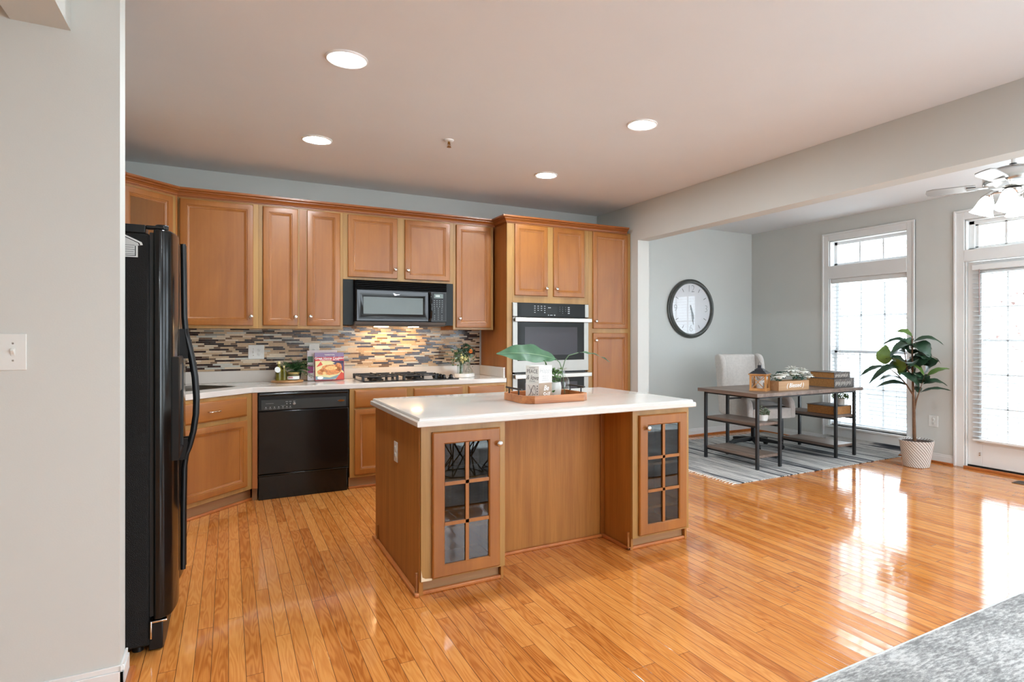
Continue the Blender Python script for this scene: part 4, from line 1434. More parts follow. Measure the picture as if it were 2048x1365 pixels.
# cooktop --------------------------------------------------------------
t = thing('cooktop', 'black gas cooktop with four burners set in the counter', 'cooktop', (1.48, 5.78, CT1))
obj('glass_plate', box(1.04, 1.925, 5.57, 6.06, CT1 + 0.0005, CT1 + 0.009), BLACK, t, 0.004, 3, world=True)
for gx in (1.19, 1.55):
    for gy in (5.70, 5.92):
        bn = obj('burner', MB().lathe([(0.052, 0), (0.052, 0.008), (0.036, 0.012), (0.036, 0.022), (0.03, 0.026)], (gx, gy, CT1 + 0.009), 20), BLACKM, t, world=True)
        obj('burner_cap', MB().lathe([(0.03, 0), (0.032, 0.005), (0.022, 0.009)], (gx, gy, CT1 + 0.035), 18), IRON, bn, world=True)
    m = MB()
    zt = CT1 + 0.052
    xa, xb, ya, yb_ = gx - 0.15, gx + 0.15, 5.59, 6.03
    for xx in (xa, xb):
        m.box(xx - 0.008, xx + 0.008, ya, yb_, zt - 0.012, zt)
    for yy in (ya, 5.81, yb_):
        m.box(xa, xb, yy - 0.008, yy + 0.008, zt - 0.012, zt)
    for gy in (5.70, 5.92):
        for a in range(4):
            ca, sa = math.cos(a * PI / 2 + PI / 4 * 0), math.sin(a * PI / 2)
            lx = 0.15 if abs(ca) > 0.5 else 0.105
            m.box(min(gx + ca * 0.035, gx + ca * lx) - 0.006, max(gx + ca * 0.035, gx + ca * lx) + 0.006, min(gy + sa * 0.035, gy + sa * lx) - 0.006, max(gy + sa * 0.035, gy + sa * lx) + 0.006, zt - 0.004, zt + 0.010)
    for xx in (xa, xb):
        for yy in (ya, yb_):
            m.box(xx - 0.011, xx + 0.011, yy - 0.011, yy + 0.011, CT1 + 0.009, zt + 0.004)
    obj('grate', m, IRON, t, 0.003, world=True)
for i, (kx, ky) in enumerate(((1.79, 5.63), (1.79, 5.73), (1.79, 5.83), (1.79, 5.93), (1.86, 5.63))):
    obj('knob', MB().lathe([(0.024, 0), (0.024, 0.006), (0.018, 0.010), (0.017, 0.03), (0.013, 0.034)], (kx, ky, CT1 + 0.009), 16).box(kx - 0.003, kx + 0.003, ky - 0.019, ky + 0.019, CT1 + 0.036, CT1 + 0.046), BLACK, t, world=True)

# ================================================================== COUNTER ITEMS
# serving board with bottles, jar and fern
t = thing('serving_board', 'round wooden serving board under the oil bottles and jar', 'board', (0.455, 5.94, CT1))
obj('disc', MB().lathe([(0.125, 0.0), (0.132, 0.006), (0.132, 0.016), (0.126, 0.02)], (0.455, 5.94, CT1 + 0.001), 32), wood('board_wood', S(150, 104, 60), S(196, 150, 100), 'X', 14), t, world=True)
BZ = CT1 + 0.021


def oil_bottle(x, y, label, s=1.0, tagged=False):
    t = thing('oil_bottle', label, 'bottle', (x, y, BZ), group='oil bottles on the serving board')
    pr = [(0.024, 0), (0.027, 0.004), (0.027, 0.085), (0.022, 0.105), (0.011, 0.125), (0.0105, 0.145)]
    pr = [(r_ * s, z_ * s) for r_, z_ in pr]
    obj('bottle_body', MB().lathe(pr, (x, y, BZ), 18), plain('olive_oil_glass', S(104, 96, 26), 0.18, var=0.25, vscale=20), t, world=True)
    obj('cork', MB().lathe([(0.012 * s, 0), (0.013 * s, 0.022 * s)], (x, y, BZ + 0.145 * s), 12), plain('cork', S(206, 190, 140), 0.7), t, world=True)
    if tagged:
        obj('label_tag', MB().lathe([(0.023, 0), (0.023, 0.0015)], (x - 0.012, y - 0.031, BZ + 0.096), 18, Matrix.Rotation(-0.35, 4, 'Y') @ Matrix.Rotation(PI / 2 - 0.15, 4, 'X') @ Matrix.Diagonal((1, 1.15, 1, 1))), PLATE, t, world=True)


oil_bottle(0.385, 5.905, 'taller olive oil bottle with a pale oval tag on the board', 1.0, True)
oil_bottle(0.425, 5.90, 'smaller olive oil bottle between the tagged bottle and the jar', 0.78)
t = thing('preserve_jar', 'short jar with white label and gold lid on the serving board', 'jar', (0.50, 5.90, BZ))
obj('jar_body', MB().lathe([(0.046, 0), (0.051, 0.006), (0.051, 0.05), (0.047, 0.056)], (0.50, 5.90, BZ), 24), plain('jar_glass', S(78, 72, 40), 0.12, coat=0.5), t, world=True)
obj('lid', MB().lathe([(0.049, 0), (0.05, 0.004), (0.05, 0.012), (0.046, 0.015)], (0.50, 5.90, BZ + 0.056), 24), plain('gold_lid', S(190, 170, 110), 0.3, metal=0.8), t, world=True)
obj('paper_label', MB().lathe([(0.0516, 0.008), (0.0516, 0.036)], (0.50, 5.90, BZ), 24, cap0=False, cap1=False), PLATE, t, world=True)
lb = MB().lathe([(0.0524, 0.020), (0.0524, 0.030)], (0.50, 5.90, BZ), 48, cap0=False, cap1=False)
keep = [i for i, f in enumerate(lb.f) if abs(math.atan2(sum(lb.v[j][1] - 5.90 for j in f), sum(lb.v[j][0] - 0.5 for j in f)) + 2.1) < 0.35]
lb.f = [lb.f[i] for i in keep]
lb.mi = [0] * len(lb.f)
obj('label_print', lb, plain('label_red', S(196, 120, 130), 0.6), t, world=True)
t = thing('potted_fern', 'feathery green fern in a dark pot behind the jar', 'plant', (0.53, 6.0, BZ - 0.002))
obj('pot', MB().lathe([(0.038, 0), (0.05, 0.07), (0.052, 0.075), (0.046, 0.075), (0.044, 0.06)], (0.53, 6.0, BZ + 0.0005), 18), BLACKM, t, world=True)
m = MB()
rf_ = random.Random(3)
for k in range(46):
    a = rf_.uniform(0, 2 * PI)
    L_ = rf_.uniform(0.09, 0.17)
    ez = rf_.uniform(-0.25, 1.0)
    b0 = Vector((0.53, 5.99, BZ + 0.075))
    d_ = Vector((math.cos(a), math.sin(a) * 0.55 - 0.2, ez)).normalized()
    pts = [b0 + d_ * (L_ * s_) + Vector((0, 0, -0.08 * s_ * s_)) + Vector((0, 0, 0.05 * s_)) for s_ in (0, .25, .5, .75, 1)]
    pts = [Vector((p.x, min(p.y, 6.11), max(p.z, CT1 + 0.03))) for p in pts]
    m.tube(pts, 0.0012, 4)
    for i in range(1, 5):
        for s_ in (-1, 1):
            sd = d_.cross(Vector((0, 0, 1))).normalized() * s_
            for o in (0.0, 0.5):
                p0 = pts[i].lerp(pts[i - 1], o)
                q = p0 + sd * 0.024 + d_ * 0.018
                q.y = min(q.y, 6.12)
                m.leaf(p0, q, 0.008, n=3)
obj('fronds', m, FERN, t, world=True)

# cookbooks
def cookbook(x0, x1, y, z0, h, th, lean, cover, label, draw=None):
    t = thing('cookbook', label, 'book', ((x0 + x1) / 2, y, z0))
    T = Matrix.Translation((x0, y, z0)) @ Matrix.Rotation(-lean, 4, 'X')
    w_ = x1 - x0
    obj('pages', MB(T).box(0.006, w_ - 0.004, 0.004, th - 0.004, 0.004, h - 0.004), plain('page_white', S(226, 222, 214), 0.8), t, world=True)
    obj('cover', MB(T).box(0, w_, 0, 0.003, 0, h).box(0, w_, th - 0.003, th, 0, h).box(0, 0.004, 0, th, 0, h), cover, t, 0.001, world=True)
    if draw:
        draw(t, T, w_, h)
    return t


def draw_front(t, T, w_, h):
    def P(name, polys, mat, d=0.0006):
        m = MB(T)
        for p in polys:
            m.prism([(a * w_, b * h) for a, b in p], -d, 0.0005, 'y')
        obj(name, m, mat, t, world=True, smooth=0)
    R3 = T.to_3x3()
    P('title_band', [[(0.0, 0.70), (1, 0.70), (1, 0.84), (0, 0.84)]], plain('cover_red', S(196, 30, 44), 0.35))
    P('top_band', [[(0.0, 0.84), (1, 0.84), (1, 1), (0, 1)]], plain('cover_lilac', S(150, 130, 168), 0.35))
    P('picture', [[(0.02, 0.03), (0.98, 0.03), (0.98, 0.70), (0.02, 0.70)]], plain('cover_cream', S(220, 206, 150), 0.4), 0.0004)
    P('picture_background', [[(0.6, 0.6), (0.98, 0.70), (0.98, 0.3), (0.8, 0.5)], [(0.55, 0.70), (0.98, 0.70), (0.98, 0.62), (0.7, 0.62)]], plain('cover_navy', S(70, 60, 96), 0.4), 0.0008)

    def blob(cx_, cy_, rx, ry, n=18, wob=0.06, ph=0):
        return [(cx_ + rx * math.cos(2 * PI * i / n) * (1 + wob * math.sin(3 * i + ph)), cy_ + ry * math.sin(2 * PI * i / n) * (1 + wob * math.cos(2 * i + ph))) for i in range(n)]
    P('platter', [[(0.02, 0.16), (0.5, 0.10), (0.95, 0.24), (0.8, 0.08), (0.6, 0.03), (0.02, 0.03)]], plain('cover_bluegrey', S(120, 146, 156), 0.4), 0.0010)
    P('roast', [blob(0.55, 0.38, 0.36, 0.19), blob(0.80, 0.47, 0.12, 0.15, ph=1), blob(0.22, 0.30, 0.14, 0.10, ph=2)], plain('roast_brown', S(206, 128, 66), 0.35, var=0.3, vscale=60), 0.0014)
    P('roast_highlight', [blob(0.56, 0.44, 0.2, 0.08), blob(0.32, 0.26, 0.07, 0.05)], plain('roast_gold', S(232, 176, 108), 0.35, var=0.2, vscale=60), 0.0018)
    P('napkin', [[(0.7, 0.03), (0.9, 0.30), (0.98, 0.24), (0.98, 0.03)], [(0.05, 0.48), (0.2, 0.68), (0.27, 0.56)]], plain('napkin_red', S(206, 74, 56), 0.5), 0.0016)
    P('seal', [blob(0.18, 0.10, 0.10, 0.055, wob=0)], WINK, 0.0020)
    m = MB(T)
    m.T = Matrix.Identity(4)
    fr = T @ Vector((w_ * 0.5, -0.0012, h * 0.79))
    rx, up = R3 @ Vector((1, 0, 0)), R3 @ Vector((0, 0, 1))
    m.text('Great Home Cooking', 0.0285, fr, rx, up, bold=0.0006)
    m.text('TRADITIONAL RECIPES', 0.0165, T @ Vector((w_ * 0.5, -0.0012, h * 0.727)), rx, up)
    pts = [T @ Vector((w_ * (0.34 + 0.34 * i / 22), -0.0015, h * (0.915 + 0.022 * math.sin(i * 1.7)))) for i in range(23)]
    m.tube(pts, 0.0022, 4)
    obj('lettering', m, WINK, t, world=True)


def draw_back(t, T, w_, h):
    m = MB(T)
    m.box(0.006, 0.05, -0.0008, 0.0002, 0.25 * h, 0.48 * h)
    obj('magenta_patch', m, plain('cover_magenta', S(176, 60, 128), 0.4), t, world=True)
    m = MB(T)
    m.box(0.006, 0.05, -0.0008, 0.0002, 0.6 * h, 0.8 * h)
    obj('green_patch', m, plain('cover_green', S(64, 104, 74), 0.4), t, world=True)


cookbook(0.625, 0.885, 5.985, CT1 + 0.005, 0.278, 0.026, 0.14, plain('cover_white', S(214, 204, 206), 0.4), 'cookbook with a white and magenta cover leaning behind the red cookbook', draw_back)
cookbook(0.682, 0.935, 5.925, CT1 + 0.005, 0.258, 0.024, 0.14, plain('cover_spine', S(150, 30, 50), 0.4), 'red and lilac cookbook with a roast on its cover standing in front', draw_front)

# flowers on the right counter end
t = thing('round_tray', 'low white round tray under the glass vases on the counter', 'tray', (2.07, 5.83, CT1))
obj('dish', MB().lathe([(0.096, 0), (0.10, 0.004), (0.10, 0.034), (0.096, 0.036), (0.092, 0.034), (0.09, 0.010)], (2.07, 5.83, CT1 + 0.001), 32), CERAMIC, t, world=True)
TZ = CT1 + 0.012


def flask(name, x, y, prof, label):
    t = thing(name, label, 'vase', (x, y, TZ), group='clear glass vases on the round white tray')
    obj('vase_glass', MB().lathe(prof, (x, y, TZ), 24, cap1=False), glass('vase_glass', (0.95, 0.97, 0.96, 1), boost=1.6), t, world=True)
    return t


flask('glass_vase', 2.03, 5.83, [(0.034, 0), (0.037, 0.004), (0.037, 0.10), (0.036, 0.11), (0.034, 0.11), (0.035, 0.1), (0.034, 0.006)], 'straight clear glass vase holding the bouquet beside the backsplash')
flask('glass_vase', 2.115, 5.83, [(0.034, 0), (0.042, 0.012), (0.04, 0.05), (0.016, 0.09), (0.012, 0.11), (0.015, 0.118), (0.012, 0.117), (0.010, 0.108), (0.014, 0.089), (0.038, 0.05), (0.039, 0.012)], 'round bellied clear bottle vase on the white tray')
t = thing('bouquet', 'mixed bouquet with an orange flower and dark leaves in the glass vase', 'flowers', (2.03, 5.83, TZ + 0.006))
m = MB()
rq = random.Random(21)
for k in range(12):
    m.tube([(2.03 + rq.uniform(-.015, .015), 5.83 + rq.uniform(-.015, .015), TZ + 0.008), (2.03 + rq.uniform(-.02, .02), 5.83 + rq.uniform(-.02, .02), TZ + 0.1), (2.05 + rq.uniform(-.09, .09), 5.83 + rq.uniform(-.06, .06), TZ + 0.22)], 0.0022, 5)
obj('stems', m, STEMG, t, world=True)
for nm, mat_, cnt, sp, zc, ln in (('dark_leaves', LEAF, 46, 0.075, 0.25, 0.055), ('pale_leaves', SAGE, 60, 0.085, 0.20, 0.04), ('sprigs', HERB, 60, 0.09, 0.17, 0.035)):
    m = MB()
    for k in range(cnt):
        p = Vector((2.04 + rq.gauss(0, sp * 0.6), 5.83 + rq.gauss(0, sp * 0.5), TZ + zc + rq.gauss(0, sp * 0.45)))
        p.y = min(p.y, 6.05)
        q = p + Vector((rq.uniform(-1, 1), rq.uniform(-1, 1), rq.uniform(-.6, 1))) * ln
        m.leaf(p, q, ln * 0.45, n=4, roll=rq.uniform(0, 6))
    obj(nm, m, mat_, t, world=True)
m = MB()
for k in range(14):
    a = 2 * PI * k / 14
    m.ball((2.118 + 0.012 * math.cos(a), 5.79, TZ + 0.248 + 0.012 * math.sin(a)), 0.010, n=8, k=5)
obj('orange_flower', m, plain('flower_orange', S(206, 104, 22), 0.7, var=0.2, vscale=90), t, world=True)
m = MB()
for k in range(30):
    m.ball((2.035 + rq.gauss(0, 0.018), 5.775 + rq.gauss(0, 0.008), TZ + 0.178 + rq.gauss(0, 0.016)), 0.009, n=7, k=4)
obj('cream_flower', m, plain('flower_cream', S(226, 214, 150), 0.8), t, world=True)
t = thing('lambs_ear_sprig', 'silvery grey leaf sprig standing in the bottle vase', 'sprig', (2.115, 5.83, TZ + 0.014))
m = MB()
m.tube([(2.115, 5.83, TZ + 0.016), (2.116, 5.83, TZ + 0.10), (2.12, 5.825, TZ + 0.135)], 0.002, 5)
obj('stem', m, SAGE, t, world=True)
m = MB()
for e_ in ((2.195, 5.80, TZ + 0.155), (2.15, 5.79, TZ + 0.21), (2.055, 5.78, TZ + 0.14), (2.17, 5.80, TZ + 0.12), (2.08, 5.80, TZ + 0.17)):
    m.leaf((2.12, 5.825, TZ + 0.125), e_, 0.026, n=6, arch=0.1)
obj('leaves', m, plain('silver_leaf', S(196, 200, 192), 0.85), t, world=True)

# ================================================================== ISLAND ITEMS
IZ = 0.914
t = thing('serving_tray', 'octagonal acacia wood tray with black handles on the island', 'tray', (1.78, 3.46, IZ))
oc = [(1.605, 3.272), (1.95, 3.272), (2.005, 3.325), (2.005, 3.60), (1.95, 3.655), (1.60, 3.655), (1.545, 3.60), (1.545, 3.325)]
ci = Vector((1.776, 3.463))


def inset(pts, d):
    return [tuple(ci + (Vector(p) - ci) * (1 - d / (Vector(p) - ci).length)) for p in pts]


m = MB()
ou, ins = oc, inset(oc, 0.017)
n_ = 8
vs_ = [(p[0], p[1], IZ + 0.001) for p in ou] + [(p[0], p[1], IZ + 0.048) for p in ou] + [(p[0], p[1], IZ + 0.048) for p in ins] + [(p[0], p[1], IZ + 0.011) for p in ins]
fs_ = [(k * n_ + j, k * n_ + (j + 1) % n_, (k + 1) * n_ + (j + 1) % n_, (k + 1) * n_ + j) for k in range(3) for j in range(n_)]
fs_ += [tuple(range(n_ - 1, -1, -1)), tuple(3 * n_ + j for j in range(n_))]
m.add(vs_, fs_)
obj('tray_body', m, ACACIA, t, 0.0015, world=True, smooth=20)
for hx in (1.552, 1.998):
    m = MB().tube([(hx, 3.345, IZ + 0.083), (hx, 3.58, IZ + 0.083)], 0.006, 8)
    for yy in (3.39, 3.535):
        m.tube([(hx, yy, IZ + 0.046), (hx, yy, IZ + 0.083)], 0.005, 8)
    obj('handle', m, IRON, t, world=True)


def letter_block(label, cx_, cy_, z0, s_, h_, rz, tan_right, draw):
    t = thing('letter_block', label, 'block', (cx_, cy_, z0), rz, 'wooden message blocks on the tray')
    a = s_ / 2
    m = MB()
    m.add([(x, y, z) for z in (0, h_) for y in (-a, a) for x in (-a, a)], [(0, 2, 3, 1), (4, 5, 7, 6), (2, 6, 7, 3), (0, 4, 6, 2), (1, 3, 7, 5)])
    m.m = 1 if tan_right else 0
    m.add([(x, y, z) for z in (0, h_) for y in (-a, a) for x in (-a, a)], [(0, 1, 5, 4)])
    obj('cube_body', m, [WBLOCK, TBLOCK], t, 0.002)
    draw(t, a, h_)


def face_left(a):
    return (-a - 0.0003, 0, 0), (0, -1, 0)


def draw_top(t, a, h_):
    m = MB()
    m.text('PEACE', 0.034, (-a, 0, h_ * 0.66), (0, -1, 0), (0, 0, 1))
    m.text('& love', 0.042, (-a, 0, h_ * 0.30), (0, -1, 0), (0, 0, 1), shear=0.3)
    for zz, sg in ((0.88, 1), (0.10, -1)):
        pts = [Vector((-a - 0.001, 0.026 - 0.052 * i / 10, h_ * zz + 0.003 * sg * math.sin(i * 2.1))) for i in range(11)]
        m.tube(pts, 0.0011, 4)
    obj('lettering', m, INK, t)
    m = MB()
    m.text('Happy', 0.044, (0.0, -a, h_ * 0.70), (1, 0, 0), (0, 0, 1), shear=0.3)
    for k, w_ in enumerate((0.06, 0.05, 0.066)):
        for q in range(6):
            m.box(-w_ / 2 + q * w_ / 6, -w_ / 2 + q * w_ / 6 + w_ / 10, -a - 0.0008, -a, h_ * (0.36 - k * 0.12), h_ * (0.36 - k * 0.12) + 0.006)
    obj('pale_lettering', m, INKL, t)


def draw_low(t, a, h_):
    m = MB()
    pts = [Vector((-a - 0.001, 0.015 - 0.035 * math.cos(s_ * 0.55) * (0.4 + 0.04 * s_) - 0.02, h_ * 0.58 + 0.03 * math.sin(s_ * 0.83))) for s_ in range(18)]
    m.tube(pts, 0.0012, 4)
    pts = [Vector((-a - 0.001, 0.03 - 0.006 * s_, h_ * 0.22 + 0.012 * math.sin(s_ * 1.3))) for s_ in range(7)]
    m.tube(pts, 0.0012, 4)
    for k in range(5):
        m.box(-a - 0.0008, -a, -a + 0.010, -a + 0.016, h_ * (0.15 + 0.16 * k), h_ * (0.15 + 0.16 * k) + 0.008)
    obj('scroll_lettering', m, INK, t)
    m = MB()
    m.text('Be', 0.045, (0.006, -a, h_ * 0.68), (1, 0, 0), (0, 0, 1), shear=0.3, bold=0.0006)
    m.text('Still', 0.045, (0.006, -a, h_ * 0.28), (1, 0, 0), (0, 0, 1), shear=0.3, bold=0.0006)
    obj('white_lettering', m, WINK, t)


RB = math.radians(19)
letter_block('lower wooden block reading Be Still on its taupe face', 1.712, 3.435, IZ + 0.012, 0.118, 0.105, RB, True, draw_low)
letter_block('upper white block reading PEACE and love stacked on the other', 1.714, 3.437, IZ + 0.1175, 0.118, 0.108, RB, False, draw_top)
# ivy pot
t = thing('ivy_pot', 'small grey white pot with trailing ivy beside the message blocks', 'plant', (1.84, 3.47, IZ + 0.012))
obj('pot', MB().lathe([(0.036, 0), (0.046, 0.02), (0.05, 0.07), (0.044, 0.10), (0.04, 0.1), (0.043, 0.07), (0.03, 0.05)], (1.84, 3.47, IZ + 0.012), 24), plain('frosted_pot', S(196, 200, 196), 0.25), t, world=True)
m = MB()
ri = random.Random(8)
for k in range(150):
    a = ri.uniform(0, 2 * PI)
    r_ = ri.uniform(0.0, 0.062)
    zz = ri.uniform(0.03, 0.175) if r_ > 0.047 else ri.uniform(0.10, 0.185)
    if r_ > 0.047 and math.cos(a + 0.3) > 0.2:
        continue
    p = Vector((1.838 + r_ * math.cos(a), 3.468 + r_ * math.sin(a), IZ + 0.012 + zz))
    q = p + Vector((ri.uniform(-1, 1), ri.uniform(-1, 1), ri.uniform(-.5, .8))) * 0.02
    m.leaf(p, q, 0.018, n=3, roll=ri.uniform(0, 6))
for zz in range(12):
    p = Vector((1.80 - 0.003 * zz, 3.46, IZ + 0.18 + 0.006 * zz))
    m.leaf(p, p + Vector((ri.uniform(-.02, .02), -0.008, 0.012)), 0.012, n=3)
obj('foliage', m, HERB, t, world=True)
# bottle vase with two big leaves
t = thing('bottle_vase', 'clear glass bottle vase on the wooden tray holding two big leaves', 'vase', (1.93, 3.53, IZ + 0.012))
VX, VY, VZ = 1.935, 3.53, IZ + 0.012
obj('bottle', MB().lathe([(0.046, 0.0), (0.050, 0.006), (0.050, 0.09), (0.044, 0.115), (0.022, 0.135), (0.018, 0.150), (0.018, 0.172), (0.030, 0.182), (0.032, 0.186), (0.028, 0.185), (0.016, 0.174), (0.016, 0.150), (0.02, 0.135), (0.042, 0.113), (0.047, 0.09), (0.047, 0.008)], (VX, VY, VZ), 28, cap1=False), glass('vase_glass', boost=1.6), t, world=True)
lf = []
for label, stem_pts, tip, w_, rl_ in (
        ('broad green leaf stem arching towards the cooktop from the bottle vase', [(1.955, 3.53, VZ + 0.012), (1.945, 3.53, VZ + 0.10), (1.933, 3.53, VZ + 0.18), (1.915, 3.53, VZ + 0.225), (1.885, 3.53, VZ + 0.248)], (1.475, 3.55, 1.222), 0.138, -0.95),
        ('slender green leaf stem arching towards the clock from the bottle vase', [(1.905, 3.54, VZ + 0.012), (1.922, 3.535, VZ + 0.10), (1.937, 3.53, VZ + 0.18), (1.955, 3.53, VZ + 0.235), (1.985, 3.53, VZ + 0.27), (2.06, 3.53, VZ + 0.288)], (2.30, 3.50, 1.152), 0.085, 0.15)):
    t = thing('leaf_stem', label, 'leaf', (VX, VY, VZ + 0.012), group='big leaves in the bottle vase')
    obj('stem', MB().tube(stem_pts, [0.003] * len(stem_pts), 7), STEMG, t, world=True)
    obj('leaf_blade', MB().leaf(stem_pts[-1], tip, w_, arch=0.07, fold=0.12, roll=rl_, n=22, ripple=0.06, sharp=0.95), LEAFB, t, world=True)
    mid_ = MB().leaf(stem_pts[-1], tip, 0.006, arch=0.07, fold=0.0, roll=rl_, n=22)
    mid_.v = [tuple(Vector(v) + Vector((0, -0.0025, 0.001))) for v in mid_.v]
    obj('midrib', mid_, plain('leaf_midrib', S(122, 152, 116), 0.5), t, world=True)

# ================================================================== CEILING FIXTURES
TRIMM = plain('light_trim', S(236, 236, 234), 0.4)


def can_light(x, y, label, z=ZC, strength=LAMP_STRENGTH):
    t = thing('recessed_light', label, 'light', (x, y, z), group='recessed ceiling lights')
    obj('trim_ring', MB().lathe([(0.105, 0.0), (0.105, -0.006), (0.098, -0.010), (0.084, -0.008), (0.082, 0.0)], (0, 0, 0), 36, cap0=False, cap1=False), TRIMM, t)
    obj('lens', MB().lathe([(0.083, -0.004), (0.075, -0.007), (0.04, -0.010), (0.005, -0.011)], (0, 0, 0), 36), emitter('lamp_lens', (0.85, 0.95, 1.0, 1), strength), t)
    return t


for x, y, lb in ((0.535, 3.315, 'recessed ceiling light nearest the partition wall and camera'), (0.565, 4.785, 'recessed ceiling light above the dishwasher end of the kitchen'),
                 (2.45, 3.335, 'recessed ceiling light above the island near the header beam'), (2.47, 4.81, 'recessed ceiling light in front of the tall oven cabinet')):
    can_light(x, y, lb)
for x, y in ((-1.7, -0.6), (0.45, -0.4), (2.45, 0.6), (0.45, -2.0), (2.45, -1.7), (5.2, -1.4), (5.2, 0.7)):  # cans out of view, added to fill the near walls and island fronts
    can_light(x, y, 'unseen recessed ceiling light added behind as fill', 2.5 if x < -0.7 else ZC)
t = thing('fire_sprinkler', 'small brass fire sprinkler head on the ceiling', 'sprinkler', (1.41, 4.31, ZC))
obj('escutcheon', MB().lathe([(0.036, 0), (0.035, -0.006), (0.022, -0.014), (0.012, -0.014)], (0, 0, 0), 24), TRIMM, t)
obj('head', MB().lathe([(0.009, -0.012), (0.009, -0.03), (0.004, -0.034), (0.004, -0.05), (0.016, -0.052), (0.016, -0.055), (0.004, -0.056)], (0, 0, 0), 16).tube([(-0.009, 0, -0.026), (-0.012, 0, -0.042), (-0.003, 0, -0.052)], 0.002, 6).tube([(0.009, 0, -0.026), (0.012, 0, -0.042), (0.003, 0, -0.052)], 0.002, 6), plain('brass', S(150, 108, 60), 0.3, metal=1.0), t)

# ceiling fan
FX, FY_ = 5.237, 2.33
t = thing('ceiling_fan', 'brushed nickel ceiling fan with frosted tulip lights over the breakfast area', 'fan', (FX, FY_, ZC))
zt = 0.0
obj('canopy', MB().lathe([(0.075, 0), (0.07, -0.03), (0.03, -0.05), (0.015, -0.052)], (0, 0, 0), 24), NICKEL, t)
obj('downrod', MB().lathe([(0.014, -0.05), (0.014, -0.125)], (0, 0, 0), 14), NICKEL, t)
obj('coupling', MB().lathe([(0.024, -0.118), (0.026, -0.128), (0.022, -0.136)], (0, 0, 0), 16), IRON, t)
obj('motor_housing', MB().lathe([(0.022, -0.132), (0.07, -0.138), (0.14, -0.158), (0.185, -0.18), (0.197, -0.2), (0.197, -0.265), (0.19, -0.275), (0.16, -0.285), (0.12, -0.30), (0.06, -0.305)], (0, 0, 0), 40), NICKEL, t)
lk = obj('light_kit', MB().lathe([(0.05, -0.305), (0.07, -0.315), (0.075, -0.335), (0.06, -0.35), (0.03, -0.365), (0.012, -0.37)], (0, 0, 0), 24), NICKEL, t)
va = -math.radians(29.946)
for k in range(5):
    a = va + 2 * PI * k / 5
    R_ = Matrix.Rotation(a, 4, 'Z')
    b_ = obj('blade', MB(R_ @ Matrix.Translation((0, 0, -0.272)) @ Matrix.Rotation(0.2, 4, 'X')).prism([(0.24, -0.05), (0.30, -0.058), (0.53, -0.066), (0.575, -0.05), (0.585, 0), (0.575, 0.05), (0.53, 0.066), (0.30, 0.058), (0.24, 0.05)], -0.004, 0.004), plain('fan_blade', S(150, 148, 145), 0.5), t)
    obj('blade_bracket', MB(R_).prism([(0.15, -0.02), (0.22, -0.03), (0.30, -0.045), (0.30, 0.045), (0.22, 0.03), (0.15, 0.02)], -0.285, -0.278), NICKEL, b_)
SHG, ntG, bG = newmat('frosted_shade')
bG.inputs['Base Color'].default_value = (0.9, 0.9, 0.9, 1)
bG.inputs['Roughness'].default_value = 0.4
bG.inputs['Emission Color'].default_value = (0.86, 0.95, 1.0, 1)
bG.inputs['Emission Strength'].default_value = 7.0
for k in range(4):
    a = -math.radians(29.946) + PI / 4 + k * PI / 2
    dx, dy = math.cos(a), math.sin(a)
    obj('lamp_arm', MB().tube([(dx * 0.05, dy * 0.05, -0.335), (dx * 0.12, dy * 0.12, -0.328), (dx * 0.155, dy * 0.155, -0.345)], 0.009, 8).lathe([(0.022, 0), (0.03, -0.02)], (dx * 0.155, dy * 0.155, -0.338), 14), NICKEL, lk)
    Mt = Matrix.Rotation(-0.35, 4, Vector((-dy, dx, 0)))
    obj('glass_shade', MB().lathe([(0.026, 0), (0.038, -0.012), (0.052, -0.04), (0.06, -0.075), (0.068, -0.105), (0.080, -0.13), (0.088, -0.14), (0.084, -0.142), (0.064, -0.106), (0.05, -0.05)], (dx * 0.158, dy * 0.158, -0.350), 28, Mt, cap0=True, cap1=False), SHG, lk)
obj('pull_chain', MB().tube([(0.03, -0.05, -0.35), (0.03, -0.05, -0.50)], 0.0015, 5), NICKEL, t)

# ================================================================== CLOCK
t = thing('wall_clock', 'large round wall clock with dark rim and numerals 12 3 6 9', 'clock', (5.31, YB, 1.69))
Ry = Matrix.Rotation(PI / 2, 4, 'X')
obj('rim', MB().lathe([(0.385, 0.0), (0.392, 0.012), (0.390, 0.03), (0.378, 0.036), (0.374, 0.052), (0.356, 0.062), (0.342, 0.060), (0.337, 0.045), (0.333, 0.025)], (0, 0, 0), 64, Ry, cap0=False, cap1=False), plain('clock_rim', S(72, 74, 70), 0.35, var=0.15, vscale=20), t)
dial = obj('dial', MB().lathe([(0.336, 0.0), (0.336, 0.022), (0.01, 0.022)], (0, 0, 0), 64, Ry), plain('dial_white', S(228, 229, 232), 0.5, var=0.01), t)
m = MB()
for s_, a in (('12', 90), ('3', 0), ('6', 270), ('9', 180)):
    a = math.radians(a)
    m.text(s_, 0.135, (0.262 * math.cos(a), -0.0225, 0.262 * math.sin(a)), (1, 0, 0), (0, 0, 1), bold=-0.004)
for k in range(12):
    if k % 3 == 0:
        continue
    a = math.radians(30 * k)
    c_, s_ = math.cos(a), math.sin(a)
    m.add([(0.25 * c_ - 0.004 * s_, -0.0235, 0.25 * s_ + 0.004 * c_), (0.25 * c_ + 0.004 * s_, -0.0235, 0.25 * s_ - 0.004 * c_), (0.30 * c_ + 0.004 * s_, -0.0235, 0.30 * s_ - 0.004 * c_), (0.30 * c_ - 0.004 * s_, -0.0235, 0.30 * s_ + 0.004 * c_)], [(0, 1, 2, 3)])
obj('numerals', m, plain('clock_ink', S(96, 98, 100), 0.5), dial)
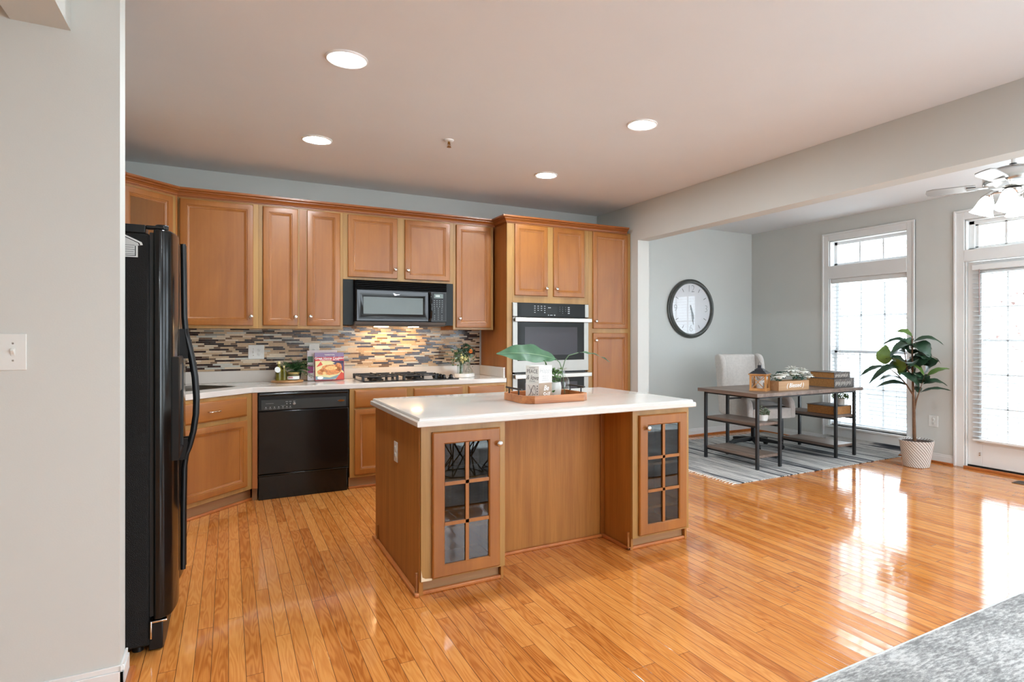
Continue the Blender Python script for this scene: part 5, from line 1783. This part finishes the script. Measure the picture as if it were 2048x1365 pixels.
for nm, ln, ang, w_ in (('hour_hand', 0.15, -72, 0.011), ('minute_hand', 0.22, -80, 0.008)):
    a = math.radians(ang)
    Rz = Matrix.Rotation(-a, 4, 'Y')
    obj(nm, MB(Rz).prism([(-0.05, -w_ * 0.5), (-0.05, w_ * 0.5), (ln * 0.6, w_ * 1.3), (ln, 0), (ln * 0.6, -w_ * 1.3)], -0.030, -0.027, 'y'), plain('hand_grey', S(92, 96, 94), 0.4), t)
obj('hub', MB().lathe([(0.012, 0.022), (0.012, 0.034), (0.006, 0.036)], (0, 0, 0), 14, Ry), plain('hand_grey', S(92, 96, 94), 0.4), t)
obj('glass_lens', MB().lathe([(0.336, 0.046), (0.336, 0.048)], (0, 0, 0), 48, Ry), glass('clear_glass'), t)

# ================================================================== DESK AREA
t = tag(obj('area_rug', MB().box(3.935, 6.40, 3.93, 5.88, 0.0008, 0.009), rug_stripes(), bevel=0.003), 'grey and white striped fringed rug under the desk', 'rug')
m = MB()
rg = random.Random(4)
for k in range(46):
    yy = 3.945 + k * 0.0418
    m.tube([(3.936, yy - 0.010, 0.006), (3.915, yy, 0.008), (3.885 + rg.uniform(-.01, .006), yy + rg.uniform(-.008, .008), 0.004)], [0.003, 0.0055, 0.0045], 5)
    m.tube([(3.936, yy + 0.010, 0.006), (3.915, yy, 0.008)], [0.003, 0.005], 5)
obj('fringe', m, FRINGE, t)
m = MB()
n = 10
vs_ = []
for i in range(n + 1):
    a = i / n
    xx = 6.30 + 0.14 * a
    zz = 0.010 + 0.10 * a ** 1.8
    for j in range(9):
        yy = 3.935 + (4.9 - 3.935) * j / 8
        vs_.append((xx if a < 0.9 else 6.42, yy, zz))
fs_ = [(i * 9 + j, i * 9 + j + 1, (i + 1) * 9 + j + 1, (i + 1) * 9 + j) for i in range(n) for j in range(8)]
m.add(vs_, fs_)
obj('curled_edge', m, rug_stripes(), t)
tag(obj('distressed_rug', MB().box(1.0, 6.2, -3.0, 1.53, 0.0008, 0.011), rug_distressed(), bevel=0.004), 'pale grey distressed rug in the foreground corner', 'rug')  # enlarged out of view behind, to bounce neutral light onto the ceiling
obj('bound_edge', MB().tube([(1.0, 1.527, 0.007), (6.2, 1.527, 0.007)], 0.006, 8), plain('rug_binding', S(196, 200, 198), 0.9), bpy.data.objects['distressed_rug'])

t = thing('desk', 'weathered wood desk with black iron legs and open shelves', 'desk', (5.25, 4.6, 0.009))
RZ = 0.009
obj('desktop', box(4.435, 6.07, 4.165, 5.02, 0.728, 0.765), DESKW, t, 0.003, world=True)
obj('apron', MB().box(4.49, 6.015, 4.215, 4.24, 0.708, 0.728).box(4.49, 6.015, 4.95, 4.975, 0.708, 0.728).box(4.49, 4.515, 4.215, 4.975, 0.708, 0.728).box(5.99, 6.015, 4.215, 4.975, 0.708, 0.728), IRON, t, world=True)
for lx in (4.503, 4.822, 5.69, 6.002):
    for ly in (4.228, 4.962):
        obj('leg', box(lx - 0.0145, lx + 0.0145, ly - 0.0145, ly + 0.0145, RZ + 0.0005, 0.71), IRON, t, 0.002, world=True)
for xa, xb in ((4.518, 4.807), (5.705, 5.987)):
    for zz in (0.115, 0.435):
        s_ = obj('shelf', box(xa - 0.01, xb + 0.01, 4.243, 4.947, zz, zz + 0.027), DESKW, t, 0.002, world=True)
        obj('shelf_rail', MB().box(xa, xa + 0.02, 4.24, 4.95, zz - 0.02, zz).box(xb - 0.02, xb, 4.24, 4.95, zz - 0.02, zz), IRON, s_, world=True)
obj('back_brace', MB().box(4.82, 5.69, 4.955, 4.968, 0.62, 0.64), IRON, t, world=True)
DZ = 0.765

# office chair (local frame: front towards -Y)
t = thing('office_chair', 'beige linen wingback office chair on a black five star base behind the desk', 'chair', (5.375, 5.10, RZ), -0.225)
m = MB()
m.box(-0.25, 0.25, -0.33, 0.24, 0.40, 0.50)
obj('seat_base', m, FABRIC, t, 0.03, 4)
m = MB()
vs_ = []
for i in range(9):
    for j in range(9):
        a, b_ = i / 8, j / 8
        vs_.append((-0.232 + 0.464 * a, -0.35 + 0.57 * b_, 0.50 + 0.075 * (math.sin(PI * a) ** 0.35) * (math.sin(PI * min(1, b_ + 0.04)) ** 0.35 if b_ < 0.96 else 0.3)))
m.add(vs_, [(i * 9 + j, i * 9 + j + 1, i * 9 + j + 10, i * 9 + j + 9) for i in range(8) for j in range(8)])
m.box(-0.232, 0.232, -0.35, 0.22, 0.47, 0.505)
obj('seat_cushion', m, FABRIC, t, 0.012, 3)
# reclined back
m = MB()
T = Matrix.Translation((0, 0.24, 0.48)) @ Matrix.Rotation(-0.16, 4, 'X')
m = MB(T).box(-0.24, 0.24, -0.02, 0.09, -0.05, 0.625)
obj('backrest', m, FABRIC, t, 0.035, 4)
for s_ in (-1, 1):
    prof = [(0.06, -0.08), (0.06, 0.62), (-0.01, 0.628), (-0.075, 0.60), (-0.105, 0.54), (-0.11, 0.44), (-0.09, 0.32), (-0.075, 0.18), (-0.08, 0.05), (-0.08, -0.08)]
    mm = MB(T)
    mm.prism(prof, s_ * 0.235, s_ * 0.30, 'x')
    w_ = obj('wing', mm, FABRIC, t, 0.022, 4)
    prof = [(0.24, 0.385), (0.24, 0.62), (0.05, 0.635), (-0.18, 0.63), (-0.30, 0.615), (-0.345, 0.57), (-0.36, 0.50), (-0.36, 0.385)]
    obj('armrest', MB().prism(prof, s_ * 0.238, s_ * 0.315, 'x'), FABRIC, t, 0.022, 4)
obj('seat_front', MB().box(-0.25, 0.25, -0.362, -0.33, 0.385, 0.50), FABRIC, t, 0.012, 3)
obj('gas_lift', MB().lathe([(0.035, 0.10), (0.035, 0.24), (0.022, 0.24), (0.022, 0.39)], (0, 0, 0), 18), BLACKM, t)
obj('tilt_lever', MB().tube([(0.04, -0.05, 0.375), (0.18, -0.16, 0.37), (0.24, -0.2, 0.345)], [0.006, 0.008, 0.014], 8), BLACKM, t)
for k in range(5):
    a = math.radians(72 * k + 30)
    c_, s_ = math.cos(a), math.sin(a)
    sp = obj('base_spoke', MB(Matrix.Rotation(a, 4, 'Z')).add(
        [(0.02, -0.028, 0.085), (0.02, 0.028, 0.085), (0.02, 0.028, 0.135), (0.02, -0.028, 0.135), (0.33, -0.018, 0.06), (0.33, 0.018, 0.06), (0.33, 0.018, 0.088), (0.33, -0.018, 0.088)],
        [(0, 1, 2, 3), (4, 7, 6, 5), (0, 4, 5, 1), (1, 5, 6, 2), (2, 6, 7, 3), (3, 7, 4, 0)]), BLACKM, t, 0.004)
    obj('caster', MB().lathe([(0.028, -0.02), (0.03, -0.012), (0.03, 0.012), (0.028, 0.02)], (0.315 * c_, 0.315 * s_, 0.0305), 16, Matrix.Rotation(a, 4, 'Z') @ Matrix.Rotation(PI / 2, 4, 'X')).tube([(0.315 * c_, 0.315 * s_, 0.05), (0.315 * c_, 0.315 * s_, 0.066)], 0.008, 8), BLACKM, sp)

# lantern
LX, LY = 4.745, 4.42
t = thing('lantern', 'small wooden lantern with a dark metal roof on the desk', 'lantern', (LX, LY, DZ), 0.50)
a = 0.075
obj('base', box(-a - 0.012, a + 0.012, -a - 0.012, a + 0.012, 0.0, 0.014), LANW, t, 0.002)
fr = MB()
for sx_ in (-1, 1):
    for sy_ in (-1, 1):
        fr.box(sx_ * a - 0.009 if sx_ < 0 else a - 0.009, sx_ * a + 0.009 if sx_ < 0 else a + 0.009, sy_ * a - 0.009, sy_ * a + 0.009, 0.014, 0.165)
for s_ in (-1, 1):
    for z_ in (0.014, 0.153):
        fr.box(-a, a, s_ * a - 0.007, s_ * a + 0.007, z_, z_ + 0.014).box(s_ * a - 0.007, s_ * a + 0.007, -a, a, z_, z_ + 0.014)
    for d_ in (-1, 1):
        fr.tube([(-a + 0.01, s_ * a, 0.09 - d_ * 0.062), (a - 0.01, s_ * a, 0.09 + d_ * 0.062)], 0.004, 5)
        fr.tube([(s_ * a, -a + 0.01, 0.09 - d_ * 0.062), (s_ * a, a - 0.01, 0.09 + d_ * 0.062)], 0.004, 5)
obj('frame', fr, LANW, t)
obj('top_plate', box(-a - 0.02, a + 0.02, -a - 0.02, a + 0.02, 0.165, 0.175), LANW, t, 0.002)
rf2 = MB()
lv = [(a + 0.018, 0.175), (0.055, 0.205), (0.045, 0.207), (0.045, 0.215), (0.022, 0.232), (0.018, 0.233), (0.018, 0.262)]
vs_ = []
for r_, z_ in lv:
    vs_ += [(-r_, -r_, z_), (r_, -r_, z_), (r_, r_, z_), (-r_, r_, z_)]
rf2.add(vs_, [(k * 4 + j, k * 4 + (j + 1) % 4, k * 4 + 4 + (j + 1) % 4, k * 4 + 4 + j) for k in range(len(lv) - 1) for j in range(4)] + [(3, 2, 1, 0), tuple(len(vs_) - 4 + j for j in range(4))])
obj('roof', rf2, plain('dark_zinc', S(66, 68, 74), 0.35, metal=0.6), t, smooth=0)
obj('hanging_ring', MB().tube([(0.05 * math.cos(q * 0.4), 0, 0.262 + 0.035 * math.sin(q * 0.4)) for q in range(9)], 0.0018, 5), IRON, t)
obj('lantern_pane', MB().box(-a + 0.01, a - 0.01, -a + 0.001, -a + 0.003, 0.03, 0.15).box(-a + 0.01, a - 0.01, a - 0.003, a - 0.001, 0.03, 0.15).box(-a + 0.001, -a + 0.003, -a + 0.01, a - 0.01, 0.03, 0.15).box(a - 0.003, a - 0.001, -a + 0.01, a - 0.01, 0.03, 0.15), glass('clear_glass'), t)
t = thing('pillar_candle', 'white pillar candle inside the wooden lantern', 'candle', (LX, LY, DZ + 0.0145))
obj('wax', MB().lathe([(0.03, 0), (0.032, 0.004), (0.032, 0.095), (0.024, 0.092), (0.004, 0.088)], (0, 0, 0), 20), CERAMIC, t)
obj('wick', MB().tube([(0, 0, 0.086), (0.002, 0, 0.105)], 0.0012, 5), IRON, t)

# planter box with flowers
PX0, PX1, PY0, PY1 = 4.86, 5.318, 4.275, 4.43
t = thing('planter_box', 'long pine planter box reading Blessed on the desk', 'planter', ((PX0 + PX1) / 2, PY0, DZ))
pb = MB().box(PX0, PX1, PY0, PY0 + 0.012, DZ, DZ + 0.098).box(PX0, PX1, PY1 - 0.012, PY1, DZ, DZ + 0.098).box(PX0, PX0 + 0.012, PY0 + 0.012, PY1 - 0.012, DZ, DZ + 0.098).box(PX1 - 0.012, PX1, PY0 + 0.012, PY1 - 0.012, DZ, DZ + 0.098).box(PX0 + 0.012, PX1 - 0.012, PY0 + 0.012, PY1 - 0.012, DZ, DZ + 0.012)
obj('box_body', pb, PINE, t, 0.001, world=True)
m = MB().text('( Blessed )', 0.062, ((PX0 + PX1) / 2 + 0.015, PY0, DZ + 0.05), (1, 0, 0), (0, 0, 1), shear=0.25, depth=0.0012, bold=0.0008)
obj('lettering', m, WINK, t, world=True)
rp = random.Random(14)
FLZ = DZ + 0.105
t = thing('artificial_greenery', 'green leaves filling the pine planter box', 'plant', ((PX0 + PX1) / 2, 4.35, DZ + 0.012))
m = MB().box(PX0 + 0.02, PX1 - 0.02, PY0 + 0.02, PY1 - 0.02, DZ + 0.013, DZ + 0.08)
obj('floral_foam', m, plain('foam_green', S(60, 76, 50), 0.95), t, world=True)
m, m2 = MB(), MB()
for k in range(80):
    p = Vector((rp.uniform(PX0 + 0.0, PX1 - 0.01), rp.uniform(PY0 - 0.0, PY1), FLZ + rp.uniform(-0.01, 0.05)))
    q = p + Vector((rp.uniform(-1, 1) * 0.05, rp.uniform(-1, 0.4) * 0.04, rp.uniform(-0.3, 0.8) * 0.045))
    (m if k % 2 else m2).leaf(p, q, 0.026, n=4, roll=rp.uniform(-1, 1))
for k in range(16):
    p = Vector((PX0 + 0.10 + rp.uniform(-.05, .05), 4.36, FLZ + 0.04))
    q = p + Vector((rp.uniform(-.12, .14), rp.uniform(-.06, .04), rp.uniform(0.02, 0.075)))
    m.leaf(p, q, 0.036, n=5, arch=0.25)
obj('dark_leaves', m, plain('teal_leaf', S(52, 92, 76), 0.55, var=0.25, vscale=20), t, world=True)
obj('pale_leaves', m2, SAGE, t, world=True)


def bloom(x, y, z, r_, label, spiky=False):
    t = thing('white_bloom', label, 'flower', (x, y, z), group='white flowers in the planter box')
    m = MB()
    rr = random.Random(int(x * 1000))
    for ring, (cnt, el, ln) in enumerate(((11, 0.1, 1.0), (9, 0.55, 0.9), (7, 1.0, 0.75), (4, 1.35, 0.6))):
        for k in range(cnt):
            a_ = 2 * PI * k / cnt + ring * 0.4
            d_ = Vector((math.cos(a_) * math.cos(el), math.sin(a_) * math.cos(el), math.sin(el)))
            m.leaf((x, y, z), Vector((x, y, z)) + d_ * (r_ * ln * (1.2 if spiky else 1.0)), r_ * (0.45 if spiky else 0.95), n=4, arch=0.22, fold=-0.3 if spiky else -0.1)
    obj('petals', m, PETAL, t, world=True)
    obj('heart', MB().ball((x, y, z + 0.004), r_ * 0.35, n=8, k=5), PETAL, t, world=True)


bloom(4.885, 4.285, FLZ + 0.035, 0.072, 'round white bloom over the planter corner beside the lantern')
bloom(5.17, 4.37, FLZ + 0.08, 0.085, 'largest spiky white bloom at the top of the planter', True)
bloom(5.275, 4.33, FLZ + 0.07, 0.082, 'upper round white bloom at the planter end near the books')
bloom(5.325, 4.285, FLZ + 0.025, 0.06, 'low white bloom hanging over the planter end near the books')
bloom(5.12, 4.30, FLZ + 0.055, 0.055, 'small white bloom in the middle of the planter')
bloom(4.985, 4.31, FLZ + 0.05, 0.055, 'pale white bloom between the dark leaves of the planter')


# books
def old_book(label, x0, x1, y0, y1, z0, th, rz=0.0, ornate=True, group='old books on the desk'):
    cx_, cy_ = (x0 + x1) / 2, (y0 + y1) / 2
    t = thing('old_book', label, 'book', (cx_, cy_, z0), rz, group)
    a, b_ = (x1 - x0) / 2, (y1 - y0) / 2
    obj('pages', MB().box(-a + 0.008, a - 0.008, -b_ + 0.01, b_ - 0.01, 0.005, th - 0.005), BOOKBR, t)
    c_ = MB().box(-a, a, -b_, b_, 0, 0.005).box(-a, a, -b_, b_, th - 0.005, th)
    c_.box(-a, a, -b_, -b_ + 0.006, 0.0, th) if ornate else c_.box(a - 0.006, a, -b_, b_, 0, th)
    obj('cover', c_, BOOKCV, t, 0.002)
    if ornate:
        m = MB()
        for k in range(int(a * 2 / 0.016) - 3):
            xx = -a + 0.02 + k * 0.016
            if k % 6 == 5:
                m.box(xx, xx + 0.004, -b_ - 0.0012, -b_, 0.006, th - 0.006)
            else:
                m.box(xx, xx + 0.009, -b_ - 0.0012, -b_, th * (0.2 + 0.1 * (k % 3)), th * (0.62 + 0.1 * (k % 2)))
        obj('spine_ornament', m, plain('spine_silver', S(190, 186, 178), 0.5), t)
    return t


old_book('thick antique book at the bottom of the desktop pile', 5.665, 6.015, 4.235, 4.60, DZ + 0.0005, 0.098, 0.03)
old_book('thinner antique book with ornate spine on top of the desktop pile', 5.685, 5.965, 4.25, 4.565, DZ + 0.099, 0.068, 0.03)
old_book('large plain antique book lying on the desk shelf under the small plant', 5.70, 5.99, 4.25, 4.62, 0.4625, 0.098, 0.0, False)


def small_plant(label, x, y, z, r_, h_, potm, fol, fr_, fh, seed):
    t = thing('small_potted_plant', label, 'plant', (x, y, z), group='small potted plants on the desk shelves')
    obj('pot', MB().lathe([(r_ * 0.82, 0), (r_ * 0.9, 0.004), (r_, h_ * 0.95), (r_, h_), (r_ * 0.9, h_), (r_ * 0.88, h_ * 0.85)], (0, 0, 0), 24), potm, t)
    m = MB()
    rr = random.Random(seed)
    for k in range(240):
        a_ = rr.uniform(0, 2 * PI)
        q_ = rr.uniform(0, 1) ** 0.5 * fr_
        zz = h_ * 0.9 + rr.uniform(0, 1) * fh * (1 - (q_ / fr_) ** 2 * 0.6)
        p = Vector((q_ * math.cos(a_), q_ * math.sin(a_), zz))
        e_ = p + Vector((math.cos(a_) * rr.uniform(.2, 1), math.sin(a_) * rr.uniform(.2, 1), rr.uniform(-.1, 1))) * 0.022
        m.leaf(p, e_, 0.013, n=3, roll=rr.uniform(0, 6))
    obj('foliage', m, fol, t)
    m = MB()
    for k in range(8):
        a_ = k * PI / 4
        m.tube([(0.1 * r_ * math.cos(a_), 0.1 * r_ * math.sin(a_), h_ * 0.8), (fr_ * 0.6 * math.cos(a_), fr_ * 0.6 * math.sin(a_), h_ + fh * 0.6)], 0.0018, 4)
    m.lathe([(r_ * 0.87, h_ * 0.86), (r_ * 0.2, h_ * 0.88)], (0, 0, 0), 20)
    obj('stems', m, BARK, t)


small_plant('boxwood plant in a white pot on the shelf nearest the clock wall', 4.735, 4.37, 0.4625, 0.052, 0.062, CERAMIC, SAGE, 0.058, 0.09, 31)
small_plant('leafy plant in a grey pot standing on the shelf book', 5.905, 4.33, 0.561, 0.048, 0.075, plain('cement_pot', S(176, 170, 162), 0.7), HERB, 0.085, 0.075, 32)

# ================================================================== FIDDLE LEAF FIG
PXC, PYC = 6.074, 3.573
t = thing('fig_plant', 'tall fiddle leaf fig plant in a whitewashed woven pot beside the patio door', 'plant', (PXC, PYC, 0))
obj('pot', MB().lathe([(0.112, 0.001), (0.118, 0.006), (0.160, 0.262), (0.163, 0.27), (0.152, 0.27), (0.146, 0.22)], (0, 0, 0), 48, cap1=False), woven_material(), t)
obj('soil', MB().lathe([(0.150, 0.252), (0.08, 0.258), (0.005, 0.262)], (0, 0, 0), 32), SOIL, t)
leaves = [((6.036, 3.595, 1.32), (5.942, 3.707, 1.383), 0.066), ((6.041, 3.592, 1.266), (6.22, 3.374, 1.258), 0.06), ((6.036, 3.595, 1.242), (5.856, 3.815, 1.253), 0.047), ((5.8, 3.731, 1.039), (5.8, 3.731, 1.236), 0.102), ((6.041, 3.592, 1.213), (5.704, 3.614, 1.169), 0.074), ((5.971, 3.633, 1.159), (5.651, 3.586, 1.135), 0.06), ((6.044, 3.591, 1.207), (6.336, 3.561, 1.204), 0.06), ((6.049, 3.588, 1.254), (6.077, 3.433, 1.127), 0.113), ((6.013, 3.609, 1.015), (5.763, 3.695, 1.113), 0.09), ((6.041, 3.592, 1.111), (6.36, 3.477, 1.062), 0.066), ((5.919, 3.663, 0.956), (5.696, 3.56, 1.118), 0.09), ((6.041, 3.592, 1.021), (6.103, 3.442, 1.126), 0.102), ((6.152, 3.528, 0.956), (6.052, 3.356, 1.083), 0.137), ((6.168, 3.519, 0.92), (6.37, 3.403, 1.004), 0.05), ((5.79, 3.737, 1.021), (5.618, 3.894, 0.923), 0.05), ((5.961, 3.639, 1.004), (5.607, 3.785, 0.876), 0.06), ((5.945, 3.648, 0.878), (5.65, 3.702, 0.9), 0.06), ((5.987, 3.624, 0.83), (5.77, 3.807, 0.82), 0.045), ((5.981, 3.627, 1.015), (5.997, 3.445, 0.953), 0.078), ((6.1, 3.558, 0.795), (5.843, 3.591, 0.962), 0.09), ((6.132, 3.54, 0.836), (6.302, 3.384, 0.837), 0.066), ((6.121, 3.546, 0.842), (6.216, 3.607, 0.938), 0.107), ((6.1, 3.558, 0.747), (6.224, 3.314, 0.796), 0.054), ((6.095, 3.561, 0.747), (6.098, 3.617, 0.814), 0.066), ((5.925, 3.66, 0.926), (6.107, 3.728, 1.02), 0.06), ((5.997, 3.618, 0.98), (6.251, 3.702, 0.944), 0.048)]
rl = random.Random(2)
for k in range(20):
    z_ = rl.uniform(0.86, 1.26)
    a_ = k * 2.4
    r_ = rl.uniform(0.13, 0.27) * (1.0 if z_ < 1.1 else 0.7)
    B_ = (6.04 + 0.04 * math.cos(a_), 3.592 + 0.04 * math.sin(a_), z_)
    T_ = (min(6.36, 6.04 + r_ * math.cos(a_)), 3.592 + r_ * math.sin(a_), z_ + rl.uniform(-0.08, 0.07))
    leaves.append((B_, T_, rl.uniform(0.07, 0.1)))
m, m2 = MB(), MB()
pale = {3, 10, 13, 18, 0, 24}
toc = Vector((-0.86, -0.5, 0.15))
for i, (B, T_, w_) in enumerate(leaves):
    mm = m2 if i in pale else m
    mm.leaf(Vector(B) - Vector((PXC, PYC, 0)), Vector(T_) - Vector((PXC, PYC, 0)), w_ * 1.5, arch=rl.uniform(0.1, 0.22), fold=0.22, up=Vector((0, 0, 1)) * 0.8 + toc * (0.9 if w_ > 0.08 else 0.25), n=10, ripple=0.04, roll=rl.uniform(-.3, .3), sharp=0.8)
obj('dark_leaves', m, LEAF, t)
obj('pale_leaves', m2, LEAFL, t)
o_ = Vector((PXC, PYC, 0))
m = MB()
m.tube([Vector(p) - o_ for p in ((6.057, 3.583, 0.235), (6.052, 3.586, 0.45), (6.049, 3.588, 0.678), (6.041, 3.592, 0.896), (6.036, 3.595, 1.135), (6.036, 3.595, 1.33))], [0.018, 0.016, 0.013, 0.010, 0.008, 0.005], 10)
for br in ([(6.049, 3.588, 0.72), (5.987, 3.624, 0.83), (5.919, 3.663, 0.92), (5.8, 3.731, 1.033)], [(6.052, 3.584, 0.56), (6.075, 3.573, 0.678), (6.095, 3.561, 0.747), (6.121, 3.546, 0.836), (6.152, 3.528, 0.956)], [(6.041, 3.592, 0.9), (5.99, 3.62, 0.99), (5.971, 3.633, 1.159)]):
    m.tube([Vector(p) - o_ for p in br], [0.009 - 0.0018 * i for i in range(len(br))], 8)
obj('trunk', m, BARK, t)

# floor vent at the patio door
t = thing('floor_register', 'dark metal floor register in front of the patio door', 'vent', (6.2, 2.62, 0))
obj('frame', MB().box(6.13, 6.27, 2.45, 2.74, 0.0005, 0.006), plain('register_bronze', S(108, 92, 78), 0.4, metal=0.6), t, 0.002, world=True)
m = MB()
for k in range(16):
    yy = 2.475 + k * 0.016
    m.box(6.145, 6.255, yy, yy + 0.007, 0.0062, 0.0072)
obj('slots', m, DARK, t, world=True)

# wire-legged stools on the rug, seen mirrored in the island glass
def stool(x, y, rz, label):
    t = thing('wire_stool', label, 'stool', (x, y, 0.0115), rz, 'wire legged stools on the grey rug')
    obj('seat', MB().lathe([(0.19, 0.34), (0.2, 0.345), (0.2, 0.37), (0.18, 0.38), (0.02, 0.382)], (0, 0, 0), 28), plain('dark_seat', S(58, 44, 38), 0.6), t)
    m = MB()
    n = 6
    for k in range(n):
        a0, a1, a2 = 2 * PI * k / n, 2 * PI * (k + 0.5) / n, 2 * PI * (k + 1) / n
        p0 = (0.19 * math.cos(a0), 0.19 * math.sin(a0), 0.34)
        p1 = (0.10 * math.cos(a1), 0.10 * math.sin(a1), 0.17)
        p2 = (0.21 * math.cos(a0), 0.21 * math.sin(a0), 0.006)
        p3 = (0.19 * math.cos(a2), 0.19 * math.sin(a2), 0.34)
        p4 = (0.21 * math.cos(a2), 0.21 * math.sin(a2), 0.006)
        for q in (p0, p2, p3, p4):
            m.tube([p1, q], 0.006, 6)
        m.tube([p2, p4], 0.006, 6)
    obj('wire_base', m, IRON, t)


stool(1.93, 0.52, 0.2, 'dark wire legged stool mirrored in the first pane of the island glass')
stool(2.36, 0.52, 0.6, 'dark wire legged stool mirrored in the second pane of the island glass')
